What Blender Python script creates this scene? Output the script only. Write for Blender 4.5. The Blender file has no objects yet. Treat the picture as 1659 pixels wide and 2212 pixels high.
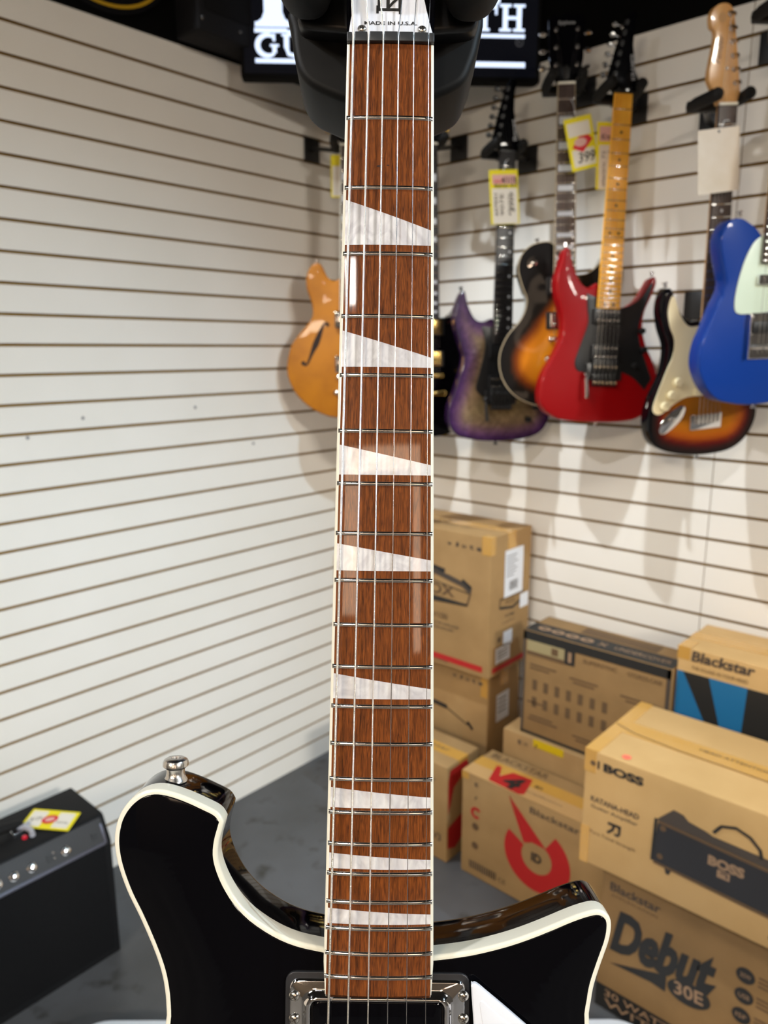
import bpy, bmesh, math, random
from mathutils import Vector, Matrix, geometry
random.seed(7)
PI = math.pi
scn = bpy.context.scene
COL = scn.collection

# ------------------------------------------------------------------ camera
CAM = Vector((1.8149, -1.9494, 1.4239))
CR = Vector((0.745, 0.667, -0.003)).normalized()
CF = Vector((-0.653, 0.728, -0.210)).normalized()
CF = (CF - CR * CF.dot(CR)).normalized()
CU = CR.cross(CF)
cd = bpy.data.cameras.new('camera'); cam = bpy.data.objects.new('camera', cd); COL.objects.link(cam)
cam.matrix_world = Matrix((( CR.x, CU.x, -CF.x, CAM.x), (CR.y, CU.y, -CF.y, CAM.y), (CR.z, CU.z, -CF.z, CAM.z), (0, 0, 0, 1)))
cd.sensor_fit = 'VERTICAL'; cd.sensor_height = 36.0; cd.lens = 1621.8 / 2212 * 36
cd.clip_start = 0.01; cd.clip_end = 60
cd.dof.use_dof = True; cd.dof.focus_distance = 0.354; cd.dof.aperture_fstop = 12.0
scn.camera = cam

# ------------------------------------------------------------------ world, exposure
w = bpy.data.worlds.new('shop_interior'); scn.world = w; w.use_nodes = True
w.node_tree.nodes['Background'].inputs[0].default_value = (1.0, 0.86, 0.70, 1)
w.node_tree.nodes['Background'].inputs[1].default_value = 0.07
scn.view_settings.view_transform = 'Standard'; scn.view_settings.look = 'None'
scn.view_settings.exposure = 0.0; scn.view_settings.gamma = 1.0
scn.view_settings.use_curve_mapping = False
scn.cycles.use_denoising = True
scn.cycles.max_bounces = 8; scn.cycles.diffuse_bounces = 4; scn.cycles.glossy_bounces = 4
scn.cycles.sample_clamp_indirect = 6.0

# ------------------------------------------------------------------ materials
MATS = {}
def mat(name, col, rough=.5, metal=0., coat=0., spec=.5, emit=None, es=0.):
    if name in MATS: return MATS[name]
    m = bpy.data.materials.new(name); m.use_nodes = True
    b = m.node_tree.nodes['Principled BSDF']
    b.inputs['Base Color'].default_value = (*col, 1); b.inputs['Roughness'].default_value = rough
    b.inputs['Metallic'].default_value = metal; b.inputs['Coat Weight'].default_value = coat
    b.inputs['Coat Roughness'].default_value = .03; b.inputs['Specular IOR Level'].default_value = spec
    if emit: b.inputs['Emission Color'].default_value = (*emit, 1); b.inputs['Emission Strength'].default_value = es
    m.diffuse_color = (*col, 1); MATS[name] = m; return m
def s2l(*c): return tuple(((v/255)/12.92 if v <= 10 else (((v/255)+.055)/1.055)**2.4) for v in c)
def noisy(name, c1, c2, scale=(1, 1, 1), nscale=5., detail=4., rough=.5, coat=0., lo=.35, hi=.65, metal=0., bump=0., dist=0., rvar=None):
    m = mat(name, c1, rough, metal, coat); nt = m.node_tree; N = nt.nodes; L = nt.links; b = N['Principled BSDF']
    tc = N.new('ShaderNodeTexCoord'); mp = N.new('ShaderNodeMapping'); mp.inputs['Scale'].default_value = scale
    no = N.new('ShaderNodeTexNoise'); no.inputs['Scale'].default_value = nscale; no.inputs['Detail'].default_value = detail
    no.inputs['Distortion'].default_value = dist
    cr = N.new('ShaderNodeValToRGB'); cr.color_ramp.elements[0].position = lo; cr.color_ramp.elements[1].position = hi
    cr.color_ramp.elements[0].color = (*c1, 1); cr.color_ramp.elements[1].color = (*c2, 1)
    L.new(tc.outputs['Object'], mp.inputs[0]); L.new(mp.outputs[0], no.inputs['Vector']); L.new(no.outputs['Fac'], cr.inputs[0])
    L.new(cr.outputs[0], b.inputs['Base Color'])
    if bump:
        bp = N.new('ShaderNodeBump'); bp.inputs['Strength'].default_value = bump; bp.inputs['Distance'].default_value = .002
        L.new(no.outputs['Fac'], bp.inputs['Height']); L.new(bp.outputs[0], b.inputs['Normal'])
    return m
BLACKG = mat('black_gloss_lacquer', (.002, .002, .003), .05, spec=.2)
CREAM = mat('cream_plastic', s2l(241, 238, 222), .25, coat=.4)
NICKEL = mat('nickel', (.80, .78, .74), .16, 1.)
CHROME = mat('chrome', (.86, .86, .88), .06, 1.)
GOLD = mat('gold_plate', (.86, .58, .18), .2, 1.)
STEEL = mat('brushed_steel', (.72, .70, .68), .24, 1.)
BLKPL = mat('black_plastic', (.008, .008, .009), .38)
BLKRUB = mat('black_rubber_foam', (.006, .0055, .0055), .7, spec=.3)
DARKM = mat('dark_metal', (.015, .015, .016), .32)
SATIN = mat('satin_grey_metal', (.05, .05, .055), .4, .6)
WHITEPL = mat('white_acrylic', s2l(236, 240, 250), .12, coat=.6)
NUTM = mat('dark_grey_nut', (.035, .037, .04), .35)
CARD = noisy('cardboard', s2l(152, 119, 75), s2l(164, 130, 84), nscale=9, detail=6, rough=.8)
CARD2 = noisy('cardboard_pale', s2l(192, 154, 98), s2l(202, 164, 108), nscale=7, detail=6, rough=.75)
CARD3 = noisy('cardboard_brown', s2l(132, 102, 62), s2l(144, 112, 70), nscale=9, detail=6, rough=.8)
TAPE = mat('packing_tape', s2l(196, 148, 70), .25, coat=.3)
INK = mat('black_print_ink', (.012, .011, .010), .6)
INKB = mat('brown_print_ink', s2l(96, 72, 46), .7)
INKG = mat('grey_print_ink', s2l(70, 60, 52), .7)
REDP = mat('red_print_ink', s2l(176, 24, 22), .6)
BLUEP = mat('blue_print_ink', s2l(18, 104, 152), .6)
WHT = mat('white_label_paper', s2l(226, 228, 234), .7)
TAGY = mat('yellow_card', s2l(238, 222, 20), .6)
TAGP = mat('pale_card', s2l(232, 226, 214), .7)
PINK = mat('pink_print', s2l(226, 178, 170), .7)
REDST = mat('red_star_print', s2l(214, 40, 52), .6)

# ------------------------------------------------------------------ mesh helpers
class MB:
    """collects shapes into one mesh"""
    def __init__(s): s.v = []; s.f = []; s.m = []; s.mats = []; s.smooth = 30
    def mi(s, m):
        if m not in s.mats: s.mats.append(m)
        return s.mats.index(m)
    def add(s, vs, fs, m, M=None):
        o = len(s.v); k = s.mi(m)
        s.v += [(M @ Vector(p) if M else Vector(p)) for p in vs]
        s.f += [[i + o for i in f] for f in fs]; s.m += [k] * len(fs); return s
    def box(s, a, b, m, M=None, r=0.):
        x0, y0, z0 = a; x1, y1, z1 = b
        if r <= 0:
            vs = [(x0,y0,z0),(x1,y0,z0),(x1,y1,z0),(x0,y1,z0),(x0,y0,z1),(x1,y0,z1),(x1,y1,z1),(x0,y1,z1)]
            return s.add(vs, [(0,3,2,1),(4,5,6,7),(0,1,5,4),(1,2,6,5),(2,3,7,6),(3,0,4,7)], m, M)
        bm = bmesh.new(); bmesh.ops.create_cube(bm, size=1)
        for v in bm.verts: v.co = Vector(((x0+x1)/2 + v.co.x*(x1-x0), (y0+y1)/2 + v.co.y*(y1-y0), (z0+z1)/2 + v.co.z*(z1-z0)))
        bmesh.ops.bevel(bm, geom=bm.edges[:], offset=r, segments=3, affect='EDGES', profile=.5)
        bm.verts.index_update()
        vs = [tuple(v.co) for v in bm.verts]; fs = [[v.index for v in f.verts] for f in bm.faces]; bm.free()
        return s.add(vs, fs, m, M)
    def tube(s, pts, r, m, n=12, M=None, cap=True, rs=None):
        pts = [Vector(p) for p in pts]; vs = []; fs = []
        up = None
        for i, p in enumerate(pts):
            d = (pts[min(i+1, len(pts)-1)] - pts[max(i-1, 0)]).normalized()
            if up is None: up = d.orthogonal().normalized()
            up = (up - d * up.dot(d)).normalized(); sd = d.cross(up); rr = rs[i] if rs else r
            for k in range(n):
                a = 2*PI*k/n; vs.append(tuple(p + up*math.cos(a)*rr + sd*math.sin(a)*rr))
        for i in range(len(pts)-1):
            for k in range(n): fs.append((i*n+k, i*n+(k+1)%n, (i+1)*n+(k+1)%n, (i+1)*n+k))
        if cap: fs.append(tuple(range(n-1, -1, -1))); fs.append(tuple((len(pts)-1)*n+k for k in range(n)))
        return s.add(vs, fs, m, M)
    def lathe(s, prof, m, M=None, n=24):
        vs = []; fs = []
        for r, h in prof:
            for k in range(n): a = 2*PI*k/n; vs.append((r*math.cos(a), r*math.sin(a), h))
        for i in range(len(prof)-1):
            for k in range(n): fs.append((i*n+k, i*n+(k+1)%n, (i+1)*n+(k+1)%n, (i+1)*n+k))
        fs.append(tuple(range(n-1, -1, -1))); fs.append(tuple((len(prof)-1)*n+k for k in range(n)))
        return s.add(vs, fs, m, M)
    def solid(s, out, z1, z0, m, r1=.0, r0=.0, M=None, seg=3, mcap=None):
        """outline (CCW, metres) from z1 (front) down to z0 with rounded rims"""
        loops = []
        for k in range(seg+1) if r1 > 0 else [0]:
            a = PI/2*k/seg if r1 > 0 else 0
            loops.append((r1*(1-math.sin(a)), z1 - r1*(1-math.cos(a))))
        if r0 > 0:
            for k in range(seg+1):
                a = PI/2*k/seg; loops.append((r0*(1-math.cos(a)), z0 + r0*(1-math.sin(a))))
        else: loops.append((0, z0))
        n = len(out); vs = []; fs = []
        for ins, z in loops:
            for p in (inset(out, ins) if ins > 0 else out): vs.append((p[0], p[1], z))
        for i in range(len(loops)-1):
            for k in range(n): fs.append((i*n+k, (i+1)*n+k, (i+1)*n+(k+1)%n, i*n+(k+1)%n))
        s.add(vs, fs, m, M)
        s.cap(vs[:n], mcap or m, M, 1); s.cap(vs[-n:], m, M, -1); return s
    def cap(s, P, m, M, sg):
        V, _, F, *_ = geometry.delaunay_2d_cdt([Vector((p[0], p[1])) for p in P], [], [list(range(len(P)))], 1, 1e-7)
        F = [list(f) for f in F]
        for f in F:
            a = sum(V[f[i-1]].x*V[f[i]].y - V[f[i]].x*V[f[i-1]].y for i in range(len(f)))
            if a*sg < 0: f.reverse()
        s.add([(v.x, v.y, P[0][2]) for v in V], F, m, M)
    def poly(s, pts, m, M=None, z=0.): return s.add([(p[0], p[1], z) for p in pts], [tuple(range(len(pts)))], m, M)
    def rect(s, x0, y0, x1, y1, m, M=None, z=0.): return s.poly([(x0,y0),(x1,y0),(x1,y1),(x0,y1)], m, M, z)
    def disc(s, x, y, r, m, M=None, z=0., ry=None, n=28, rot=0.):
        ry = ry or r; c, q = math.cos(rot), math.sin(rot)
        return s.poly([(x+c*r*math.cos(t)-q*ry*math.sin(t), y+q*r*math.cos(t)+c*ry*math.sin(t)) for t in [2*PI*k/n for k in range(n)]], m, M, z)
    def strip(s, pts, wd, m, M=None, z=0.):
        """flat ribbon along pts; wd number or list"""
        n = len(pts); W = wd if isinstance(wd, list) else [wd]*n; vs = []
        for i, p in enumerate(pts):
            a = Vector(pts[max(i-1,0)]); b = Vector(pts[min(i+1,n-1)]); d = (b-a).normalized(); q = Vector((-d.y, d.x))*W[i]/2
            vs += [(p[0]+q.x, p[1]+q.y, z), (p[0]-q.x, p[1]-q.y, z)]
        return s.add(vs, [(2*i, 2*i+1, 2*i+3, 2*i+2) for i in range(n-1)], m, M)
    def text(s, t, x, y, wd, h, m, M=None, z=0., shear=0., bold=0., rot=0.):
        vs, fs = text_mesh(t, shear, bold)
        c, q = math.cos(rot), math.sin(rot)
        vs = [(x + c*a*wd - q*b*h, y + q*a*wd + c*b*h, z) for a, b in vs]
        return s.add(vs, fs, m, M)
    def build(s, name, parent=None, M=None, smooth=None):
        me = bpy.data.meshes.new(name); me.from_pydata([tuple(v) for v in s.v], [], s.f)
        for m in s.mats: me.materials.append(m)
        me.polygons.foreach_set('material_index', s.m); me.update()
        bm = bmesh.new(); bm.from_mesh(me); bmesh.ops.remove_doubles(bm, verts=bm.verts, dist=2e-6)
        ang = math.radians(smooth or s.smooth)
        for f in bm.faces: f.smooth = True
        for e in bm.edges:
            e.smooth = len(e.link_faces) == 2 and e.calc_face_angle(0) < ang
        bm.to_mesh(me); bm.free()
        o = bpy.data.objects.new(name, me); COL.objects.link(o)
        if parent: o.parent = parent
        if M is not None: o.matrix_local = M
        return o
_T = {}
def text_mesh(t, shear, bold):
    k = (t, shear, bold)
    if k not in _T:
        c = bpy.data.curves.new('t', 'FONT'); c.body = t; c.resolution_u = 3; c.shear = shear; c.offset = bold
        o = bpy.data.objects.new('t', c); COL.objects.link(o)
        me = bpy.data.meshes.new_from_object(o.evaluated_get(bpy.context.evaluated_depsgraph_get()))
        vs = [(v.co.x, v.co.y) for v in me.vertices]; fs = [tuple(p.vertices) for p in me.polygons]
        x0 = min(a for a, b in vs); x1 = max(a for a, b in vs); y0 = min(b for a, b in vs); y1 = max(b for a, b in vs)
        _T[k] = ([((a-x0)/(x1-x0), (b-y0)/(y1-y0)) for a, b in vs], fs)
        bpy.data.objects.remove(o); bpy.data.curves.remove(c); bpy.data.meshes.remove(me)
    return _T[k]
def inset(out, d):
    n = len(out); res = []
    for i in range(n):
        a = Vector(out[i-1]); b = Vector(out[i]); c = Vector(out[(i+1) % n])
        d1 = (b-a); d2 = (c-b)
        if d1.length < 1e-9: d1 = d2
        if d2.length < 1e-9: d2 = d1
        d1.normalize(); d2.normalize(); t = (d1+d2)
        t = t.normalized() if t.length > 1e-6 else d1
        nn = Vector((-t.y, t.x)); k = max(.45, nn.dot(Vector((-d1.y, d1.x)))); q = b + nn*min(d/k, d*1.6); res.append((q.x, q.y))
    return res
def spline(pts, sub=5, closed=True, sharp=()):
    n = len(pts); out = []
    for i in range(n if closed else n-1):
        p1, p2 = Vector(pts[i]), Vector(pts[(i+1) % n])
        p0 = Vector(pts[i-1]) if (closed or i > 0) else p1
        p3 = Vector(pts[(i+2) % n]) if (closed or i+2 < n) else p2
        if i in sharp: p0 = p1 - (p2-p1)
        if (i+1) % n in sharp: p3 = p2 + (p2-p1)
        for k in range(sub):
            t = k/sub
            q = .5*((2*p1) + (p2-p0)*t + (2*p0-5*p1+4*p2-p3)*t*t + (3*p1-3*p2+p3-p0)*t**3)
            out.append((q.x, q.y))
    if not closed: out.append(tuple(pts[-1]))
    return out
def mm(pts): return [(a/1000, b/1000) for a, b in pts]
def mir(pts): return [(-a, b) for a, b in reversed(pts)]
def frame(o, xd, yd):
    xd = Vector(xd).normalized(); yd = Vector(yd).normalized(); z = xd.cross(yd)
    return Matrix(((xd.x, yd.x, z.x, o[0]), (xd.y, yd.y, z.y, o[1]), (xd.z, yd.z, z.z, o[2]), (0, 0, 0, 1)))
def rrect(x0, y0, x1, y1, r, n=5):
    P = []
    for cx, cy, a0 in ((x1-r, y1-r, 0), (x0+r, y1-r, PI/2), (x0+r, y0+r, PI), (x1-r, y0+r, 3*PI/2)):
        for k in range(n+1): a = a0 + PI/2*k/n; P.append((cx+r*math.cos(a), cy+r*math.sin(a)))
    return P
def thing(name, label, cat, M, group=None):
    o = bpy.data.objects.new(name, None); o.empty_display_size = .05; COL.objects.link(o); o.matrix_world = M
    return tag(o, label, cat, group)
def tag(o, label, cat, group=None):
    o['label'] = label; o['category'] = cat
    if group: o['group'] = group
    return o
def struct(o): o['kind'] = 'structure'; return o
def move(o, M): o.matrix_world = M; return o

# ------------------------------------------------------------------ the room
PAINT = noisy('slatwall_melamine', s2l(238, 234, 226), s2l(242, 238, 231), nscale=3, detail=3, rough=.42)
MDF = mat('slatwall_groove_mdf', s2l(158, 122, 42), .85, spec=.1)
UPPER = mat('black_painted_wall', (.003, .003, .003), .9, spec=.05)
SCUFF = mat('wall_screw_mark', s2l(150, 148, 146), .6)
SP = .0762*.9
def slatwall(name, horiz, length, ztop, seams=()):
    """horiz maps (a, depth, z) to world; boards stand 12 mm proud of the brown groove plane"""
    b = MB()
    def bx(a0, a1, d0, d1, z0, z1, m):
        p, q = horiz(a0, d0, z0), horiz(a1, d1, z1)
        b.box([min(u, v) for u, v in zip(p, q)], [max(u, v) for u, v in zip(p, q)], m)
    bx(-.03, length, -.03, -.011, 0, ztop, MDF)
    cuts = [-.0] + list(seams) + [length]
    for k in range(32):
        t = ztop - k*SP - (.0 if k == 0 else .0037); bo = ztop - (k+1)*SP + (.0037 if k < 31 else 0)
        for i in range(len(cuts)-1):
            a0, a1 = cuts[i] + (.001 if i else 0), cuts[i+1] - (.001 if i < len(cuts)-2 else 0)
            bx(a0, a1, -.0014, 0, bo, t, PAINT)
            bx(a0, a1, -.0112, -.0014, bo, t, MDF)
    bx(-.03, length, -.03, .004, ztop+.001, 3.02, UPPER)
    return b
bL = slatwall('wall_left', lambda a, d, z: (d, -a, z), 4.2, 2.194)
for (y, z) in ((-1.05, 1.262), (-1.19, 1.225), (-.72, 1.27), (-.52, 1.15), (-1.27, 1.33)):
    bL.disc(0, 0, .0045, SCUFF, frame((.0012, y, z), (0, 1, 0), (0, 0, 1)))
wl = struct(bL.build('wall_left'))
wr = struct(slatwall('wall_right', lambda a, d, z: (a, -d, z), 4.2, 2.183, (1.183, 2.40, 3.62)).build('wall_right'))
FLOOR = noisy('polished_concrete', s2l(62, 62, 62), s2l(82, 83, 86), nscale=3.2, detail=9, rough=.42, lo=.3, hi=.62)
nt = FLOOR.node_tree; N = nt.nodes; L = nt.links
n2 = N.new('ShaderNodeTexNoise'); n2.inputs['Scale'].default_value = 13; n2.inputs['Detail'].default_value = 6
c2 = N.new('ShaderNodeValToRGB'); c2.color_ramp.elements[0].position = .58; c2.color_ramp.elements[1].position = .70
tc = [x for x in N if x.type == 'TEX_COORD'][0]; L.new(tc.outputs['Object'], n2.inputs['Vector']); L.new(n2.outputs['Fac'], c2.inputs[0])
mx = N.new('ShaderNodeMix'); mx.data_type = 'RGBA'; ramp = [x for x in N if x.type == 'VALTORGB' and x != c2][0]
L.new(c2.outputs[0], mx.inputs['Factor']); L.new(ramp.outputs[0], mx.inputs['A']); mx.inputs['B'].default_value = (*s2l(50, 49, 46), 1)
L.new(mx.outputs['Result'], N['Principled BSDF'].inputs['Base Color'])
b = MB(); b.box((-.03, -7, -.05), (7, .03, 0), FLOOR); struct(b.build('floor'))
b = MB(); b.box((-.03, -7, 3.0), (7, .03, 3.05), mat('black_ceiling', (.012, .012, .012), .7)); struct(b.build('ceiling'))
# shop front far behind the camera: beige wall with two tall warm lit windows
BEIGE = mat('brown_wall', s2l(66, 56, 46), .9)
b = MB()
P0 = Vector((4.75, -5.3, 0)); XD = Vector((-.745, -.667, 0)); 
FM = frame(P0, -XD, (0, 0, 1))
WG = mat('warm_lit_glass', (0, 0, 0), .3, emit=(1., .72, .50), es=7.5)
FR = frame(P0, XD, (0, 0, 1))   # face looks back towards the guitar
b.box((-2.4, 0, -.08), (2.4, 3.0, 0), BEIGE, FR)
fw = struct(b.build('wall_front'))
for k, (x0, x1, z0, z1) in enumerate(((-.97, -.78, 1.45, 2.94), (.58, 1.02, 1.72, 2.94), (-.78, .58, 2.74, 2.94))):
    b = MB(); b.box((x0, z0, .002), (x1, z1, .03), mat('window_frame_dark', (.03, .028, .025), .5), FR)
    b.rect(x0+.004, z0+.01, x1-.004, z1-.01, WG, FR, .032); struct(b.build('window_%d' % (k+1)))

# ------------------------------------------------------------------ ceiling lights
def spot(name, loc, tgt, power, col, size, ang, blend, label):
    d = (Vector(tgt)-Vector(loc)).normalized(); q = d.to_track_quat('-Z', 'Y')
    M = Matrix.Translation(loc) @ q.to_matrix().to_4x4()
    t = thing('track_light', label, 'light', M, 'track lights on the ceiling')
    h = MB(); h.lathe([(.02, .10), (.06, .09), (.065, -.02), (.055, -.03)][::-1], DARKM); h.build('lamp_housing', t)
    k = MB(); k.tube([(0, 0, .09), tuple(M.inverted() @ Vector((loc[0], loc[1], 3.0)))], .012, DARKM); k.build('stem', t)
    ld = bpy.data.lights.new(name, 'SPOT'); ld.energy = power; ld.color = col; ld.shadow_soft_size = size; ld.spot_size = math.radians(ang); ld.spot_blend = blend
    lo = bpy.data.objects.new('lamp', ld); COL.objects.link(lo); lo.parent = t; lo.location = (0, 0, -.035)
    return t
COOL = (.88, .95, 1.0)
spot('lamp', (.16, -1.12, 2.86), (.98, -.0, .30), 135, COOL, .02, 50, .5, 'black track light on the ceiling close to the left slat wall')
spot('lamp', (3.4, -.78, 2.86), (0., -1.15, .34), 330, (.60, .82, 1.), .04, 48, 1., 'black track light on the ceiling close to the right slat wall')
spot('lamp', (.75, -3.1, 2.86), (1.55, -1.2, 1.2), 120, (.96, .97, 1.), .05, 72, .8, 'added black track light behind the camera, key and fill for the guitars')  # invented lamp: key for the front guitar, wide cone fills the row
spot('lamp', (4.4, -1.9, 2.86), (.80, 0., .45), 70, (1, .92, .78), .06, 42, 1., 'added black track light, warm fill for the lower right wall and boxes')  # invented lamp, put in to lift the lower right wall
def panel(loc, yaw, lx, ly, es, label, col=(1, .97, .92)):
    M = Matrix.Translation(loc) @ Matrix.Rotation(yaw, 4, 'Z')
    t = thing('ceiling_light', label, 'light', M, 'square ceiling panel lights')
    f = MB(); f.box((-lx/2-.02, -ly/2-.02, 0), (lx/2+.02, ly/2+.02, .04), mat('white_light_frame', s2l(220, 220, 218), .5)); f.build('frame', t)
    d = MB(); d.box((-lx/2, -ly/2, -.006), (lx/2, ly/2, -.001), mat('light_diffuser_%g' % es, (0, 0, 0), .5, emit=col, es=es)); d.build('diffuser', t)
panel((2.885, -3.92, 2.95), math.radians(34), .12, .36, 60, 'small ceiling panel light nearest the black guitar')
WARM = (1, .86, .66)
panel((2.2, -5.6, 2.95), 0, .8, .8, 95, 'added ceiling panel out of view, warm fill for the right slat wall', WARM)  # unseen panel added as warm fill, kept clear of the fretboard reflection
panel((5.9, -1.9, 2.95), 0, .8, .8, 150, 'added ceiling panel out of view, fill for the left slat wall', (1, .94, .84))  # second unseen fill panel, added to raise the left wall

# ------------------------------------------------------------------ guitars hanging on the walls
def pose(x, y, z, psi, lean, tilt):
    r = Vector((math.cos(psi), math.sin(psi), 0)); n = Vector((math.sin(psi), -math.cos(psi), 0)); k = Vector((0, 0, 1))
    u = k*math.cos(tilt) - n*math.sin(tilt); n2 = n*math.cos(tilt) + k*math.sin(tilt)
    r2 = r*math.cos(lean) + u*math.sin(lean); u2 = u*math.cos(lean) - r*math.sin(lean)
    return Matrix(((r2.x, u2.x, n2.x, x), (r2.y, u2.y, n2.y, y), (r2.z, u2.z, n2.z, z), (0, 0, 0, 1)))
def attr_mat(name, rough=.45, coat=1.):
    m = mat(name, (1, 1, 1), rough, coat=coat, spec=.15); N = m.node_tree.nodes
    a = N.new('ShaderNodeVertexColor'); a.layer_name = 'finish'
    m.node_tree.links.new(a.outputs[0], N['Principled BSDF'].inputs['Base Color']); return m
def burst_top(name, out, z, parent, stops, m, jitter=0., dome=0., bias=0.):
    """front face of a sunburst body: the finish colour depends on how far the wood is from the rim"""
    xs = [p[0] for p in out]; ys = [p[1] for p in out]; pts = [Vector(p) for p in out]; n = len(pts)
    def inside(q):
        c = False
        for i in range(n):
            a, b2 = pts[i-1], pts[i]
            if (a.y > q[1]) != (b2.y > q[1]) and q[0] < (b2.x-a.x)*(q[1]-a.y)/(b2.y-a.y)+a.x: c = not c
        return c
    def dist(q):
        best = 9.; q = Vector(q)
        for i in range(n):
            a, b2 = pts[i-1], pts[i]; d = b2-a
            t = max(0, min(1, (q-a).dot(d)/max(d.length_squared, 1e-12))); best = min(best, (a+d*t-q).length)
        return best
    g = .0085; extra = []
    x = min(xs)
    while x < max(xs):
        y = min(ys)
        while y < max(ys):
            q = (x+random.uniform(-.001, .001), y+random.uniform(-.001, .001))
            if inside(q) and dist(q) > .003: extra.append(Vector(q))
            y += g
        x += g
    V, _, F, *_ = geometry.delaunay_2d_cdt(pts+extra, [], [list(range(n))], 1, 1e-7)
    me = bpy.data.meshes.new(name); me.from_pydata([(v.x, v.y, z) for v in V], [], [list(f) for f in F]); me.materials.append(m)
    D = [dist((v.x, v.y)) for v in V]
    if dome:
        for i, v in enumerate(me.vertices):
            k = min(1, D[i]/.11); v.co.z += dome*k*k*(3-2*k)
    ca = me.color_attributes.new('finish', 'FLOAT_COLOR', 'POINT')
    for i, v in enumerate(V):
        d = D[i] - bias*max(0, v.y+.56)
        for (d0, c0), (d1, c1) in zip(stops, stops[1:]):
            if d <= d1 or (d1, c1) == stops[-1]:
                t = max(0, min(1, (d-d0)/(d1-d0))); ca.data[i].color = (*[a+(b2-a)*t for a, b2 in zip(c0, c1)], 1); break
    for p in me.polygons: p.use_smooth = True
    o = bpy.data.objects.new(name, me); COL.objects.link(o); o.parent = parent
    if o.data.polygons[0].normal.z < 0: o.data.flip_normals()
    return o
def neck(t, S, frets, w0, w1, end, board_mat, back_mat, nutm, fretm=NICKEL, binding=None, inlay=None, inlay_mat=None, zt=0., heel=-.40):
    wy = lambda y: w0 + (w1-w0)*min(1, -y/end)
    if binding:
        b = MB()
        for s in (-1, 1): b.add([(s*w0/2, 0, zt), (s*(w0/2-.0016), 0, zt+.0001), (s*(w1/2-.0016), -end, zt+.0001), (s*w1/2, -end, zt), (s*w0/2, 0, zt-.006), (s*w1/2, -end, zt-.006)], [(0,1,2,3) if s < 0 else (3,2,1,0), (0,3,5,4) if s < 0 else (4,5,3,0)], binding)
        b.build('neck_binding', t)
    b = MB(); k = .0014 if binding else 0
    b.solid([(-w0/2+k, 0), (-w1/2+k, -end), (w1/2-k, -end), (w0/2-k, 0)], zt, zt-.006, board_mat, .0006, 0); b.build('fretboard', t)
    b = MB(); n = 10; ys = [0.004, -.05, -.2, heel]; vs = []; fs = []
    for y in ys:
        for i in range(n+1):
            a = PI*i/n; vs.append((-wy(y)/2*math.cos(a), y, zt-.006-(.014+(.006*-y/.4))*math.sin(a)))
    for j in range(len(ys)-1):
        for i in range(n): fs.append((j*(n+1)+i, j*(n+1)+i+1, (j+1)*(n+1)+i+1, (j+1)*(n+1)+i))
    b.add(vs, fs, back_mat); b.build('neck_back', t, smooth=60)
    b = MB(); b.box((-w0/2, -.001, zt-.005), (w0/2, .0045, zt+.0022), nutm, r=.0006); b.build('nut', t)
    f0 = None
    for i in range(1, frets+1):
        y = -S*(1-2**(-i/12)); wd = wy(y)-2*k-.001
        b = MB(); b.solid([(-wd/2, y-.0011), (wd/2, y-.0011), (wd/2, y+.0011), (-wd/2, y+.0011)], zt+.0011, zt-.0005, fretm, .0005, seg=2); b.build('fret', t)
    if inlay:
        for i in (3, 5, 7, 9, 12, 15, 17, 19, 21, 24):
            if i > frets: continue
            y = -S*(1-(2**(-i/12)+2**(-(i-1)/12))/2); h = S*(2**(-(i-1)/12)-2**(-i/12)); ww = wy(y)
            if inlay == 'dot':
                for dx in ((-.011, .011) if i in (12, 24) else (0,)):
                    b = MB(); b.disc(dx, y, .0033, inlay_mat, z=zt+.0003); b.build('inlay_dot', t)
            elif inlay == 'sidedot':
                b = MB(); b.disc(ww*.26, y, .0033, inlay_mat, z=zt+.0003); b.build('inlay_dot', t)
            else:
                b = MB(); b.rect(-ww*.38, y-h*.30, ww*.38, y+h*.30, inlay_mat, z=zt+.0003); b.build('inlay_block', t)
    return wy
def strings(t, xs0, xs1, y1, z0, z1, tuner_pts, rs, m):
    for i in range(len(xs0)):
        b = MB(); tx, ty, tz = tuner_pts[i]
        b.tube([(xs1[i], y1, z1), (xs0[i], 0.002, z0), (tx, ty, tz)], rs[i], m, n=6); b.build('string', t)
def head(t, out, z, m, posts, btn, postm, btnm, hz=.014, slope=.0):
    b = MB(); b.solid(out, z, z-hz, m, .001, .001); hd = b.build('headstock', t)
    for (x, y), d in zip(posts, btn):
        b = MB(); M = Matrix.Translation((x, y, z))
        b.lathe([(.0055, 0), (.0055, .001), (.003, .0012), (.0028, .006), (.0034, .0065), (.0034, .008)], postm, M, 14)
        ex, ey = d; L0 = Vector((ex, ey, 0)); q = Vector((x, y, z-hz-.005))
        b.tube([q, q+L0*.75], .0022, btnm, 8)
        b.tube([q+L0*.7, q+L0*.82, q+L0*1.15, q+L0*1.28], .005, btnm, 10, rs=[.003, .0062, .0062, .003]); b.tube([(x, y, z-hz-.009), (x, y, z-hz)], .006, btnm, 10)
        b.build('tuning_machine', hd)
def humbucker(t, y, z, cover, ring=None, w=.070, h=.038, poles=True, polem=NICKEL, name='pickup', dx=0.):
    b = MB()
    if ring: b.solid(rrect(dx-w/2-.009, y-h/2-.005, dx+w/2+.009, y+h/2+.005, .004), z+.005, z, ring, .001)
    b.solid(rrect(dx-w/2, y-h/2, dx+w/2, y+h/2, .003), z+.009, z, cover, .0012)
    if poles:
        for yy in (y+h*.27, y-h*.27):
            for i in range(6): b.lathe([(.0026, 0), (.0026, .0008), (.0018, .0012)], polem, Matrix.Translation((dx+(i-2.5)*.0102, yy, z+.0088)), 12)
    b.build(name, t)
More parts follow.
